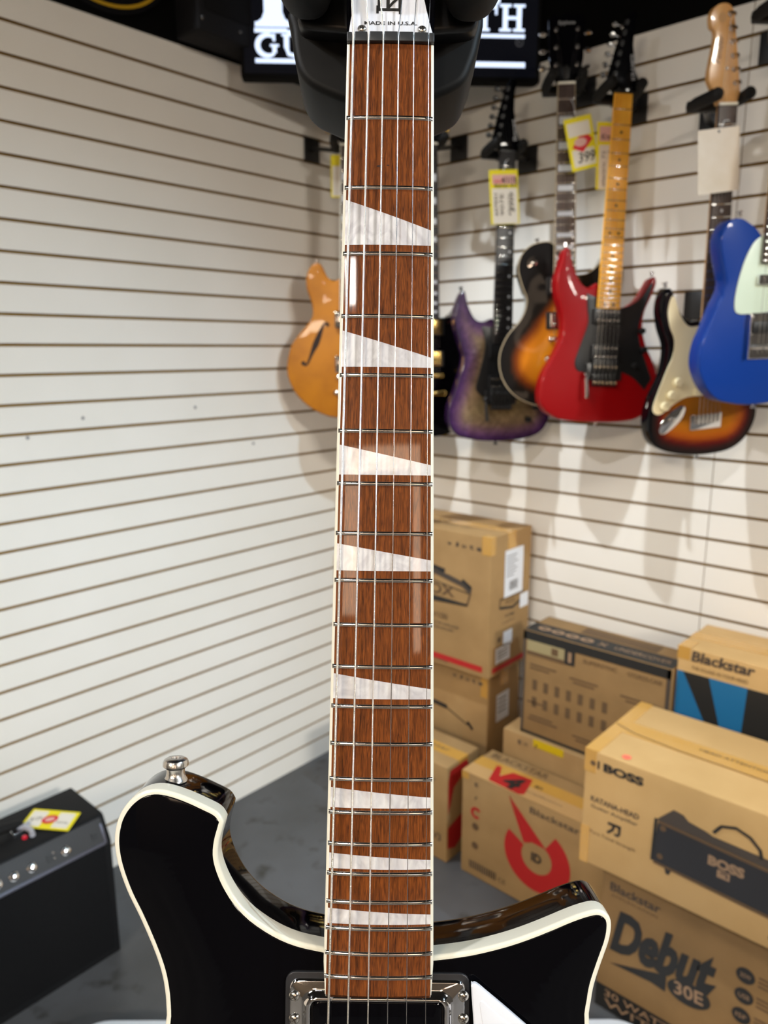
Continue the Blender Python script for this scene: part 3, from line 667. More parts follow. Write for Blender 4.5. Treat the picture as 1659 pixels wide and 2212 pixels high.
# frets
FRETM = mat('polished_fret_wire', (.84, .83, .80), .13, 1.)
for i in range(1, 22):
    y = -.62865*(1-2**(-i/12)); a, c = edges(y); a += .0006; c -= .0006; n = 20; vs = []; fs = []
    prof = [(.00115*math.cos(t), .0011*math.sin(t)) for t in [PI*k/8 for k in range(9)]]
    for j in range(n+1):
        x = a+(c-a)*j/n; e = min(1, min(j, n-j)/1.0); e = .35+.65*e if e < 1 else 1
        for py, pz in prof: vs.append((x, y+py, arc(x)-.0001+pz*e))
    m_ = len(prof)
    for j in range(n):
        for k in range(m_-1): q = j*m_+k; fs.append((q, q+m_, q+m_+1, q+1)[::-1])
    fs += [tuple(range(m_)), tuple(n*m_+k for k in range(m_))[::-1]]
    b = MB(); b.add(vs, fs, FRETM); b.build('fret', G, smooth=50)
# pearl inlays: full width wedges
PRL = noisy('mother_of_pearl', s2l(196, 192, 196), s2l(238, 236, 236), scale=(1, .6, 1), nscale=95, detail=3, rough=.2, coat=1., lo=.3, hi=.75, dist=2.2)
for yl, yr, yb in ((-.0743, -.0885, -.0958), (-.1365, -.149, -.1538), (-.1907, -.200, -.2049), (-.2375, -.2451, -.2503), (-.299, -.306, -.3108), (-.3527, -.3572, -.3622), (-.3836, -.3866, -.3909), (-.4096, -.4123, -.4168)):
    a, c = edges(yb); a += BW; c -= BW; n = 12; vs = []; fs = []
    for j in range(n+1):
        t = j/n; x = a+(c-a)*t; vs += [(x, yl+(yr-yl)*t, arc(x)+.00012), (x, yb, arc(x)+.00012)]
    for j in range(n): fs.append((2*j, 2*j+1, 2*j+3, 2*j+2))
    b = MB(); b.add(vs, fs, PRL); b.build('pearl_inlay', G, smooth=60)
# nut in seven lands between the string slots
SX0 = [-.0176, -.0104, -.0034, .0038, .0110, .0180]; SX1 = [-.0232, -.0141, -.0048, .0043, .0131, .0220]
SR = [.00058, .00046, .00036, .00023, .00018, .00014]
b = MB(); ed = [-.0207] + SX0 + [.0207]
b.box((-.0207, 0.0001, -.0062), (.0207, .0046, -.0002), NUTM)
for i in range(7):
    x0 = ed[i] + (SR[i-1]+.0001 if i else 0); x1 = ed[i+1] - (SR[i]+.0001 if i < 6 else 0); zt = arc((x0+x1)/2)+.0022
    b.box((x0, .0001, -.0008), (x1, .0046, zt), NUTM, r=.00035)
b.build('nut', G)
# headstock, cover plate
HS = math.tan(math.radians(9))
SL = Matrix(((1, 0, 0, 0), (0, 1, 0, 0), (0, -HS, 1, -.0006+HS*.005), (0, 0, 0, 1)))
ho = ccw(spline(mm([(-20.7,4.7),(-21.3,14),(-22,40),(-23.5,96),(-32,120),(-37,152),(-32,190),(0,207),(30,194),(37,162),(33,122),(24,97),(22,40),(21.2,14),(20.7,4.7)]), 5, sharp=(0, 14)))
b = MB(); b.solid(ho, -.0028, -.0165, BLACKG, .0015, .0015, SL); hd = b.build('headstock', G)
b = MB(); b.solid(ccw(spline(mm([(-20.1,5.1),(-19.3,12),(-18.3,23),(-19.5,50),(-19,80),(-14,99),(-8,104),(-1,99),(6,76),(12.5,45),(16.3,23),(18.6,12),(20.3,5.3)]), 4, sharp=(0, 12))), -.0006, -.0027, WHITEPL, .0004, 0, SL)
cov = b.build('truss_rod_cover', G)
b = MB(); z = -.0004
b.text('MADE IN U.S.A.', -.0126, .0101, .0252, .0019, INK, SL, z=z, bold=.015)
b.rect(-.0066, .0176, .0046, .0191, INK, SL, z)
for x0, x1, y0, y1 in ((-.0070, -.0058, .0162, .0205), (.0038, .0050, .0160, .0203), (-.0064, -.0052, .0190, .0300), (-.0022, -.0006, .0190, .0300), (.0036, .0050, .0190, .0262)): b.rect(x0, y0, x1, y1, INK, SL, z)
b.strip([(-.0052, .0296), (-.0022, .0306), (-.0008, .0296)], .0014, INK, SL, z); b.strip([(-.0010, .0196), (.0010, .0222), (.0044, .0256)], .0013, INK, SL, z)
b.text('ickenbacker', .0046, .0335, .060, .0105, INK, SL, z=z, rot=PI/2, bold=.02, shear=.2)
b.build('lettering', cov)
for x in (-.0137, .0149):
    b = MB(); M = SL @ Matrix.Translation((x, .0078, -.0006))
    b.lathe([(.0023, 0), (.0022, .0004), (.0017, .0010), (.0009, .0014), (.0003, .0015)], NICKEL, M, 24)
    for a in (.3, .3+PI/2): b.box((-.0011, -.00018, .0011), (.0011, .00018, .00152), mat('screw_recess', (.12, .11, .10), .5, 1.), M @ Matrix.Rotation(a, 4, 'Z'))
    b.build('cover_screw', cov)
for k in range(6):
    s = -1 if k < 3 else 1; j = k if k < 3 else 5-k; x, y = s*.021, .130+j*.026
    b = MB(); M = SL @ Matrix.Translation((x, y, -.0028)); b.lathe([(.0055, 0), (.0055, .001), (.003, .0015), (.0028, .007), (.0036, .009)], CHROME, M, 18)
    b.tube([tuple(SL @ Vector((x, y, -.022))), tuple(SL @ Vector((x+s*.032, y, -.022)))], .0025, CHROME, 10); b.box((x+s*.030-.006*(s < 0), y-.008, -.026), (x+s*.030+.006*(s > 0)+.004*0, y+.008, -.018), CHROME, SL, r=.002); b.build('tuning_machine', hd)
# strings
WOUND = mat('wound_nickel_string', (.80, .78, .74), .3, 1.)
N = WOUND.node_tree.nodes; L = WOUND.node_tree.links; wv = N.new('ShaderNodeTexWave'); wv.bands_direction = 'Y'; wv.inputs['Scale'].default_value = 520; tcn = N.new('ShaderNodeTexCoord'); bp = N.new('ShaderNodeBump'); bp.inputs['Strength'].default_value = .6; bp.inputs['Distance'].default_value = .00012
L.new(tcn.outputs['Object'], wv.inputs['Vector']); L.new(wv.outputs['Fac'], bp.inputs['Height']); L.new(bp.outputs[0], N['Principled BSDF'].inputs['Normal'])
PLAIN = mat('plain_steel_string', (.62, .61, .62), .2, 1.)
HX = [-.0186, -.0119, -.0052, .0054, .0120, .0187]
for i in range(6):
    x0, x1 = SX0[i], SX1[i]; f = lambda y: x0+(x1-x0)*(-y/.459)
    s = -1 if i < 3 else 1; j = i if i < 3 else 5-i; px, py = s*.021, .130+j*.026
    hz = lambda y, k=0: -.0006+HS*.005-HS*y+k
    z0 = arc(x0)+.0021
    b = MB(); b.tube([(f(-.628), -.628, arc(x1)+.0068), (f(-.3), -.3, z0+(.0047)*(.3/.628)), (x0, .0008, z0), (x0, .0040, z0-.0001), (HX[i], .023, hz(.023, .0014) if py < .07 else z0-.0016-.0004), (px-s*.003, py, hz(py, .0035))], SR[i], WOUND if i < 3 else PLAIN, n=10)
    b.build('string', G, smooth=60)
# neck shaft behind the board
b = MB(); n = 16; vs = []; fs = []
yy = [.004, -.03, -.2, -.36, -.425, -.44]
for y in yy:
    a, c = edges(y)
    for i in range(n+1): t = PI*i/n; vs.append(((a+c)/2-(c-a)/2*math.cos(t), y, -.0061-(.0135+.006*max(0, -y)/.4)*math.sin(t)))
for j in range(len(yy)-1):
    for i in range(n): q = j*(n+1)+i; fs.append((q, q+1, q+n+2, q+n+1))
b.add(vs, fs, BLACKG); b.build('neck_back', G, smooth=60)
# body
inner = [(-26.8,-433.9),(-39.9,-431.1),(-51.2,-426.4),(-62.5,-419.0),(-70.1,-411.2),(-75.5,-402.8),(-79.0,-394.6),(-80.4,-387.9),(-79.9,-381.2),(-78.6,-375.9),(-77.6,-372.2),(-80.0,-369.2),(-85.8,-366.3),(-93.3,-363.0),(-100.9,-360.4),(-106.9,-359.3),(-112.1,-359.9),(-116.8,-362.4),(-121.0,-366.7),(-124.0,-372.4),(-125.3,-378.8),(-125.2,-384.9),(-124.0,-391.4),(-121.6,-398.9),(-118.2,-407.1),(-113.6,-416.0),(-109.1,-425.6),(-105.3,-434.5),(-102.3,-443),(-100.4,-451.6),(-99.5,-460.2),(-99.6,-469),(-104,-490),(-120,-520),(-142,-560),(-160,-605),(-163,-645),(-148,-690),(-115,-718),(-60,-731),(0,-734),(60,-731),(118,-717),(152,-688),(168,-640),(164,-600),(148,-560),(124,-520),(104,-490),(98.9,-466.5),(99.8,-454.7),(101.2,-446.9),(103.6,-439.1),(106.3,-431.3),(107.9,-426.4),(108.9,-420.8),(108.4,-416.6),(105.3,-414.4),(100.6,-415.0),(92.8,-417.7),(83.1,-421.9),(73.4,-425.9),(63.7,-429.4),(54.0,-432.2),(44.3,-434.5),(34.5,-436.1),(25.8,-437.2)]
inner = spline(mm(inner), 3, sharp=(0, 10, len(inner)-1))
inner = ccw(inner)
outer = inset(inner, -.0015)
ZF, ZB, ZE = -.0065, -.0152, -.0395
b = MB(); b.solid(inset(inner, .00003), ZF+.00005, ZB, BLACKG, .0006); b.solid(inset(outer, .0001), ZB, ZE, BLACKG, 0, .004, seg=4); bd = b.build('body', G, smooth=38)
b = MB(); n = len(inner); vs = []; fs = []
L4 = [(inner, ZF), (inset(inner, -.0006), ZF+.0001), (inset(inner, -.0011), ZF-.0001), (inset(inner, -.0014), ZF-.0005), (outer, ZF-.0011), (outer, ZB)]
for P, z in L4: vs += [(p[0], p[1], z) for p in P]
for j in range(len(L4)-1):
    for i in range(n): fs.append((j*n+i, (j+1)*n+i, (j+1)*n+(i+1) % n, j*n+(i+1) % n))
b.add(vs, fs, CREAM); b.build('body_binding', G, smooth=50)
# pickup and surround
b = MB(); b.solid(rrect(-.0445, -.487, .0435, -.4425, .005), -.0052, -.0064, SATIN, .0004)
PT = b.build('pickup_surround', G)
b = MB(); o1 = rrect(-.0425, -.485, .0415, -.4455, .0045, 6); o2 = rrect(-.0345, -.4825, .0335, -.4520, .005, 6); o3 = rrect(-.0320, -.481, .0310, -.4535, .005, 6); n = len(o1); vs = []; fs = []
Ls = [(o1, -.0052), (inset(o1, .0004), -.0044), (inset(o1, .0010), -.0041), (inset(o2, -.0016), -.0042), (inset(o2, -.0006), -.0034), (o2, -.0020), (inset(o2, .0008), -.0013), (inset(o2, .0018), -.0014), (o3, -.0024), (o3, -.0052)]
for P, z in Ls: vs += [(p[0], p[1], z) for p in P]
for j in range(len(Ls)-1):
    for i in range(n): fs.append((j*n+i, j*n+(i+1) % n, (j+1)*n+(i+1) % n, (j+1)*n+i))
b.add(vs, fs, CHROME); bz = b.build('chrome_bezel', G, smooth=50); bz['label'] = 'chrome bezel of the pickup'
b = MB(); b.solid(rrect(-.0312, -.4805, .0302, -.4542, .004), -.0022, -.0062, BLACKG, .0012)
for i in range(6): b.lathe([(.0024, 0), (.0024, .0006), (.0016, .0009)], CHROME, Matrix.Translation((SX1[i]*1.03, -.4675, -.0022)), 16)
b.build('pickup', G)
for x, y in ((-.0400, -.4532), (-.0399, -.4640), (.0405, -.4525), (.0406, -.4632)):
    b = MB(); M = Matrix.Translation((x, y, -.0044))
    b.lathe([(.0027, 0), (.0026, .0005), (.0020, .0011), (.0010, .0015), (.0003, .0016)], NICKEL, M, 24)
    for a in (.5, .5+PI/2): b.box((-.0013, -.0002, .0012), (.0013, .0002, .00165), MATS['screw_recess'], M @ Matrix.Rotation(a, 4, 'Z'))
    b.build('bezel_screw', bz)
b = MB(); b.solid(rrect(-.0445, -.600, .0435, -.556, .005), -.0052, -.0064, SATIN, .0004).solid(rrect(-.030, -.592, .030, -.564, .004), -.002, -.0052, BLACKG, .001); b.build('bridge_pickup', G)
b = MB(); b.box((-.045, -.645, -.0064), (.045, -.612, .0045), CHROME, r=.003)
for i in range(6): b.box((SX1[i]*1.28-.003, -.634, .004), (SX1[i]*1.28+.003, -.622, .0065), STEEL, r=.0008)
b.build('bridge', G)
b = MB(); b.box((-.03, -.705, -.0064), (.03, -.675, .003), CHROME, r=.004); b.build('tailpiece', G)
# raised white scratch plate
pgo = ccw(spline(mm([(43.8,-447.0),(44.6,-445.0),(46.6,-445.2),(52,-449.5),(66,-461),(86,-479),(112,-510),(140,-560),(152,-610),(146,-655),(118,-690),(80,-700),(56,-680),(50,-640),(49,-600),(47.5,-520),(45.5,-470)]), 4, sharp=()))
b = MB(); b.solid(pgo, -.0012, -.0033, WHITEPL, .0011); b.solid(ccw(spline(mm([(48.0,-453.0),(54,-457),(66,-467),(84,-484),(108,-513),(135,-562),(147,-610),(141,-652),(116,-685),(80,-694),(61,-676),(55,-640),(54,-600),(52.5,-520),(49.8,-470)]), 4)), -.0009, -.0013, WHITEPL, .0003)
for x, y in ((.056, -.468), (.115, -.55), (.1, -.66), (.062, -.62)): b.tube([(x, y, -.0065), (x, y, -.0030)], .003, CHROME, 10)
b.build('scratch_plate', G)
for x, y in ((.085, -.565), (.118, -.595), (.085, -.62), (.118, -.65)): knob(G, x, y, -.0008, .010, BLKPL, h=.014)
strap = Matrix.Translation((-.1034, -.3585, -.0235)) @ Matrix.Rotation(-PI/2, 4, 'X')
b = MB(); b.lathe([(.0060, 0), (.0058, .0010), (.0048, .0022), (.0044, .0045), (.0046, .0062), (.0056, .0070), (.0063, .0076), (.0063, .0094), (.0057, .0106), (.0044, .0113), (.0024, .0113), (.0022, .0100), (.0006, .0099)], STEEL, strap, 36); b.build('strap_button', G, smooth=35)
b = MB(); b.lathe([(.006, 0), (.004, .004), (.004, .006), (.0063, .008), (.0063, .010), (.002, .011)], STEEL, Matrix.Translation((0, -.7345, -.023)) @ Matrix.Rotation(PI/2, 4, 'X'), 24); b.build('strap_button', G)

# ------------------------------------------------------------------ stand that carries it
SB = GM @ Vector((0, .02, -.098))
ST = thing('guitar_stand', 'black upright stand whose padded yoke holds the black guitar by its headstock', 'guitar stand', Matrix.Translation((SB.x, SB.y, .05)))
IS = ST.matrix_world.inverted() @ GM
SI = ST.matrix_world.inverted()
b = MB(); hs = ccw(spline(mm([(-54,48),(-53.5,36),(-52,24),(-49,14),(-43,7),(-33,2.0),(-23.5,-1.4),(-10,-3.5),(0,-4),(12,-2.6),(24.6,1.4),(34,5.5),(40.5,10.5),(44.5,19.5),(47.5,30),(49,48),(30,52),(0,53),(-30,52)]), 5))
b.solid(hs, -.046, -.098, mat('matte_black_housing', (.004, .004, .004), .55, spec=.2), .004, .010, IS, seg=4); b.build('yoke_housing', ST, smooth=40)
b = MB(); b.solid(ccw(spline(mm([(-48,33),(-30,29.5),(0,28),(28,29.5),(45,33),(40,47),(0,48),(-42,47)]), 4)), -.036, -.047, BLKPL, .003, 0, IS); b.build('yoke_saddle', ST, smooth=40)
for s, xc, rx, yb in ((-1, -.0425, .0146, .0262), (1, .0402, .0150, .0262)):
    b = MB(); n = 28; vs = []; fs = []; prof = []
    for k in range(11): t = PI/2*k/10; prof.append((math.sin(t), yb + .018*(1-math.cos(t))))
    prof += [(1.0, .062), (1.02, .085), (.9, .098), (.55, .105), (.02, .107)]
    for q, (f_, y) in enumerate(prof):
        w_ = max(f_, .02)
        for k in range(n):
            a = 2*PI*k/n; ca, sa = math.cos(a), math.sin(a)
            vs.append((xc + s*(y-.03)*.10 + w_*rx*math.copysign(abs(ca)**.8, ca), y, -.012 + w_*.027*math.copysign(abs(sa)**.7, sa)))
    for j in range(len(prof)-1):
        for k in range(n): fs.append((j*n+k, j*n+(k+1) % n, (j+1)*n+(k+1) % n, (j+1)*n+k)[::-1])
    fs += [tuple(range(n)), tuple((len(prof)-1)*n+k for k in range(n))[::-1]]
    b.add(vs, fs, BLKRUB, IS); b.build('padded_arm', ST, smooth=50)
top = SI @ (GM @ Vector((0, .018, -.088)))
b = MB(); b.tube([(0, 0, .012), (0, 0, .70)], .014, DARKM, 20); b.tube([(0, 0, .68), (0, 0, .74)], .019, BLKPL, 20); b.tube([(0, 0, .72), tuple(top)], .011, DARKM, 20); b.build('pole', ST)
b = MB(); b.lathe([(.10, 0), (.10, .006), (.095, .010), (.02, .014), (.018, .03)], DARKM, n=40); b.build('stand_base', ST)

# low pale display platform under the stand
PX = Vector((.745, .667, 0)); PY = Vector((-.667, .745, 0))
PF = frame((0, 0, 0), PX, PY)
b = MB(); b.solid(rrect(-.60, -2.62, .60, -1.342, .075, 8), .05, 0.0, mat('pale_grey_laminate', s2l(206, 212, 220), .35), .005, 0, PF)
tag(b.build('display_platform'), 'low pale grey round-cornered platform on the concrete floor', 'platform')

# ------------------------------------------------------------------ cartons stacked against the right wall
def carton(name, label, x0, x1, y0, y1, z0, z1, m, tape=True, seam=True, tp=None):
    """y0 is the front (nearest) side; returns thing, front frame, right-side frame, top frame (all local)"""
    t = thing(name, label, 'box', Matrix.Translation((x0, y0, z0)))
    W, D, H = x1-x0, y1-y0, z1-z0
    b = MB(); b.box((0, 0, 0), (W, D, H), m, r=.0035)
    if seam: b.box((.004, D/2-.0012, H-.0004), (W-.004, D/2+.0012, H+.0003), INKB)
    b.build('carton', t)
    if tape:
        b = MB(); w_ = .022
        b.box((-.0006, D/2-w_, H-.06), (.0, D/2+w_, H+.0006), TAPE); b.box((-.0006, D/2-w_, H), (W+.0006, D/2+w_, H+.0008), TAPE); b.box((W, D/2-w_, H-.06), (W+.0007, D/2+w_, H+.0006), TAPE)
        b.build('packing_tape', t)
    e = .0009
    return t, frame((0, -e, 0), (1, 0, 0), (0, 0, 1)), frame((W+e, 0, 0), (0, 1, 0), (0, 0, 1)), frame((0, 0, H+e), (1, 0, 0), (0, 1, 0)), W, D, H
def corner_tape(t, x, z0, z1, m=TAPE, w_=.012):
    b = MB(); b.box((x-w_, -.0007, z0), (x+w_, 0, z1), m); b.build('packing_tape', t)
def head_picture(b, F, x0, y0, w_, h, logo=None):
    """line picture of a low wide amplifier"""
    b.poly([(x0, y0+h*.12), (x0+w_, y0+h*.05), (x0+w_, y0+h*.78), (x0+w_*.06, y0+h*.92), (x0, y0+h*.86)], INK, F)
# tall two-box stack in the corner
t, F, S, TP, W, D, H = carton('cardboard_box', 'tall cardboard amp box on top of its stack, with white labels and red stripe', .29, .688, -.245, -.03, .491, .914, CARD)
# front x values are measured from the right edge
X = lambda v: W + v/1000
b = MB()
b.poly([(X(-260),.262),(X(-204),.262),(X(-203),.284),(X(-147),.272),(X(-97),.262),(X(-66),.243),(X(-66),.250),(X(-62),.259),(X(-97),.278),(X(-147),.290),(X(-204),.296),(X(-260),.297)], INKG, F)
b.strip([(X(-290), .308), (X(-204), .304), (X(-160), .298)], .014, INK, F, .0001); b.strip([(X(-97), .282), (X(-64), .262)], .012, INK, F, .0001)
b.poly([(X(-290), .198), (X(-202), .198), (X(-78), .206), (X(-75), .213), (X(-202), .216), (X(-290), .217)], INK, F, .0001)
b.strip([(X(-290), .262), (X(-203), .262), (X(-72), .246)], .003, INK, F, .0001); b.strip([(X(-66), .250), (X(-78), .210)], .006, INKB, F, .0001)
b.text('VOX', X(-258), .222, .135, .034, INKB, F, bold=.03, z=.0002); b.build('printed_picture', t)
b = MB(); b.text('MINI', X(-290), .157, .05, .018, INKB, F); b.text('V100', X(-204), .147, .056, .019, INKB, F, bold=.01)
for k in range(2): b.text('GUITAR AMPLIFIER', X(-215), .128-k*.014, .11-k*.02, .008, INKG, F)
for k in range(5): b.text('wjotl'[k], X(-152+k*26), .379, .015, .014 if k % 2 else .010, INKG, F, bold=.02)
b.text('amplifier', X(-200), .010, .06, .008, INKG, F); b.build('lettering', t)
b = MB(); b.rect(X(-395), .017, X(-20), .035, REDP, F); b.rect(.02, .012, D-.01, .028, REDP, S); b.build('red_stripe', t)
b = MB(); b.rect(.071, .231, .170, .372, WHT, S, .0003)
for k in range(7): b.rect(.08, .352-k*.010, .08+.07*random.uniform(.5, 1), .3545-k*.010, INKG, S, .0006)
for k in range(14): b.rect(.098+k*.0032, .248, .0995+k*.0032, .276, INKG, S, .0006)
b.build('shipping_label', t)
b = MB(); b.rect(.159, .178, .205, .222, WHT, S, .0003); b.build('shipping_label', t)
b = MB(); b.rect(.074, .080, .121, .126, WHT, S, .0003); b.build('shipping_label', t)
b = MB(); b.rect(.036, .036, .112, .084, WHT, S, .0003)
for k in range(3): b.rect(.042, .070-k*.01, .10, .073-k*.01, INKG, S, .0006)
b.build('shipping_label', t)
b = MB(); b.strip([(.05, .205), (.12, .192), (.165, .205)], .008, INK, S); b.strip([(.05, .23), (.18, .228)], .007, INKB, S); b.strip([(.05, .205), (.052, .232)], .006, INKB, S); b.text('VOX', .08, .208, .05, .014, INKB, S)
b.disc(.053, .108, .009, INKB, S); b.text('V100', .08, .166, .05, .012, INKG, S); b.text('amplifier', .066, .15, .07, .008, INKG, S); b.build('side_print', t)
b = MB(); b.box((W-.030, -.0008, H-.052), (W+.0008, .022, H+.0008), TAPE); b.build('packing_tape', t)
b = MB(); b.text('THIS WAY UP', .12, .055, .16, .014, INKG, TP); b.build('top_print', t)

t, F, S, TP, W, D, H = carton('cardboard_box', 'cardboard amp box under the tall one in the same corner stack', .29, .664, -.205, -.03, 0, .489, CARD)
X = lambda v: W + v/1000
b = MB()
for k in range(5): b.text('wjotl'[k], X(-130+k*24), .445, .014, .013 if k % 2 else .010, INKG, F, bold=.02)
b.strip([(X(-290), .345), (X(-150), .335)], .014, INK, F); b.strip([(X(-150), .333), (X(-70), .300)], .004, INK, F); b.strip([(X(-72), .312), (X(-52), .292)], .010, INK, F)
b.build('lettering', t)
b = MB(); b.rect(.045, .315, .115, .405, WHT, S, .0003)
for k in range(4): b.rect(.055, .385-k*.014, .10, .389-k*.014, INKG, S, .0006)
b.build('shipping_label', t)
corner_tape(t, W-.014, .41, .487)

t, F, S, TP, W, D, H = carton('cardboard_box', 'small cardboard box with red side shapes, low beside the neck, left of the comet box', .38, .692, -.437, -.288, 0, .298, CARD)
b = MB(); b.poly([(.004, .255), (.012, .285), (.09, .288), (.10, .262), (.030, .225), (.004, .150)], REDP, S); b.build('side_print', t); b = MB(); b.poly([(.004, .108), (.070, .126), (.085, .06), (.040, .03), (.004, .044)], REDP, S); b.build('side_print', t)
b = MB(); b.text('Blackstar', W-.16, .235, .12, .02, INKG, F); b.text('V3', W-.05, .06, .03, .024, INKG, F, bold=.02); b.text('Blackstar', W-.20, .07, .15, .018, INKG, TP); b.build('lettering', t)

# red flame box
t, F, S, TP, W, D, H = carton('cardboard_box', 'cardboard box printed with a red comet ring and red top badge, on the floor', .737, 1.185, -.430, -.285, 0, .308, CARD)
b = MB()
cx, cy = .236, .152; R0, R1 = .044, .096
ring = []
for k in range(41): a = math.radians(150) + math.radians(268)*k/40; ring.append((a, R1))
o_ = [(cx+R1*math.cos(a), cy+R1*math.sin(a)*1.0) for a, _ in ring]; i_ = [(cx+R0*math.cos(a), cy+R0*math.sin(a)) for a, _ in ring][::-1]
for k in range(40): b.poly([o_[k], o_[k+1], i_[39-k], i_[40-k]], REDP, F)
b.poly([(.149, .294), (.152, .293), (.262, .190), (.218, .192)], REDP, F, .0001); b.poly([(.149, .294), (.150, .290), (.220, .190), (.198, .180)], REDP, F, .0001)
b.build('red_ring_print', t)
b = MB()
b.poly([(.058, .080), (.073, .082), (.093, .040), (.112, .078), (.170, .082), (.188, .010), (.176, .001), (.081, .005)], REDP, TP)
b.text('4', .112, .008, .050, .058, INK, TP, z=.0003, shear=.15, bold=.05)
b.build('red_badge_print', t)
b = MB(); b.text('BLACKSTAR', .020, .108, .175, .024, INKB, TP, bold=.01); b.text('ID', .190, .055, .022, .012, INK, TP, bold=.03); b.text('amplification', .185, .022, .1, .010, INKG, TP)
b.text('Blackstar', .212, .272, .140, .018, INKG, F, bold=.01); b.text('ID', .221, .139, .030, .026, INK, F, bold=.04)
b.text('E', .042, .276, .011, .012, INKG, F, bold=.02); b.text('?', .042, .236, .010, .012, INKG, F); b.text('V4', .036, .02, .0001, .0001, INKG, F)
b.disc(.047, .156, .011, INKB, F); b.disc(.047, .098, .011, INKB, F)
for k in range(12): b.rect(.030+k*.0075, .024, .034+k*.0075, .048, INKG if k < 8 else INK, F)
b.text('CE', .125, .026, .022, .014, INK, F); b.build('lettering', t)
b = MB()
for k in range(20): a0, a1 = 2*PI*k/26+.6, 2*PI*(k+1)/26+.6; b.poly([(.048+.017*math.cos(a0), .198+.017*math.sin(a0)), (.048+.017*math.cos(a1), .198+.017*math.sin(a1)), (.048+.009*math.cos(a1), .198+.009*math.sin(a1)), (.048+.009*math.cos(a0), .198+.009*math.sin(a0))], REDP, F)
b.build('red_arrow_print', t)
b = MB(); b.box((-.0007, -.0007, .288), (.022, .0, .3087), TAPE); b.box((-.0007, -.0007, .308), (W, .05, .3088), mat('clear_tape', s2l(196, 156, 104), .2, coat=.5)); b.build('packing_tape', t)

# box behind it, carrying the black banded box
t, F, S, TP, W, D, H = carton('cardboard_box', 'plain cardboard box with small grey marks, carrying the black-banded box', .760, 1.160, -.268, -.03, 0, .377, CARD)
b = MB(); b.text('E', .050, .346, .012, .013, INKG, F, bold=.02); b.text('H', .070, .346, .010, .013, INKG, F); b.text('?', .102, .350, .010, .014, INKB, F); b.build('lettering', t)
b = MB(); b.box((.098, -.0008, .355), (.190, 0, .3775), mat('yellow_tape', s2l(200, 170, 10), .4)); b.build('yellow_tape', t)

t, F, S, TP, W, D, H = carton('cardboard_box', 'brown cardboard box with black top band and oval letter shapes', .804, 1.214, -.252, -.115, .378, .680, CARD3, tape=False)
b = MB(); b.rect(.002, H-.026, W-.002, H-.001, INK, F); b.rect(.002, .002, W-.002, .066, INK, TP); b.rect(.002, 0, .010, H-.002, INKG, F); b.rect(W-.012, 0, W-.002, H-.002, INKG, F); b.rect(.13, .075, .34, .12, INKB, TP); b.rect(.002, 0, W-.002, .008, INK, F)
b.rect(.127, H-.066, .157, H-.02, INK, F, .0001); b.build('black_band', t)
b = MB(); OV = mat('tan_print', s2l(150, 120, 92), .6)
for x in (.045, .086, .128, .170): 
    b.disc(x, .036, .019, OV, TP, .0003, ry=.013); b.disc(x, .036, .009, INK, TP, .0006, ry=.005)
b.strip([(.205, .046), (.225, .026)], .004, OV, TP, .0003); b.strip([(.205, .026), (.225, .046)], .004, OV, TP, .0003)
b.text('UNDERCOVER', .248, .026, .145, .020, OV, TP, z=.0003); b.build('lettering', t)
b = MB(); b.rect(.014, H-.056, .126, H-.026, mat('olive_label', s2l(156, 142, 104), .5), F); b.rect(.014, H-.068, .126, H-.057, INKB, F); b.rect(.088, H-.052, .108, H-.032, INKB, F, .0002); b.rect(.137, H-.058, .147, H-.030, OV, F, .0003); b.build('window_label', t)
b = MB(); b.text('SUPERSYNC', .180, H-.048, .094, .012, INKB, F, bold=.01); b.text('OTOROS-CASE', .300, H-.048, .088, .012, INKB, F, bold=.01)
for i, (x, y, w_) in enumerate(((.025, .205, .08), (.025, .195, .06), (.145, .200, .08), (.155, .19, .06), (.285, .195, .09), (.30, .185, .07), (.025, .045, .09), (.03, .055, .07), (.16, .04, .09), (.17, .03, .06), (.02, .095, .05))): b.rect(x, y, x+w_, y+.005, INKB, F)
for i in range(7):
    for j in range(2): b.rect(.035+i*.034, .085+j*.050, .049+i*.034, .115+j*.050, mat('faint_print', s2l(92, 70, 44), .8), F)
b.build('printed_text', t)

# blue ray box
t, F, S, TP, W, D, H = carton('cardboard_box', 'cardboard box with blue and black ray print at the right edge', 1.218, 1.78, -.240, -.05, 0, .740, CARD2)
zb = .680
b = MB(); b.rect(.002, .10, W-.002, zb, BLUEP, F); b.build('blue_print', t)
b = MB(); c0 = (.150, .45)
for a0, a1 in ((.016, .075), (.160, .262), (.40, .56)): b.poly([(a0, zb), (a1, zb), (c0[0]+(a1-c0[0])*.12, c0[1]), (c0[0]+(a0-c0[0])*.12, c0[1])][::-1], INK, F, .0003)
b.poly([(c0[0]-.06, .43), (c0[0]+.06, .43), (W-.002, .60), (W-.002, .10), (.002, .10), (.002, .36)][:0] or [(c0[0]-.02, .452), (c0[0]+.02, .452), (c0[0]+.02, .448)], INK, F, .0004); b.build('black_ray_print', t)
b = MB(); b.text('Blackstar', .032, zb+.030, .140, .026, INKG, F, bold=.03, shear=.1); b.text('THE SOUND IN YOUR HEAD', .034, zb+.010, .125, .009, INKB, F); b.build('lettering', t)
b = MB(); b.box((-.0007, -.0007, H-.03), (.028, 0, H+.0007), TAPE); b.box((.0, .0, H+.0005), (.03, .05, H+.0012), TAPE); b.build('packing_tape', t)

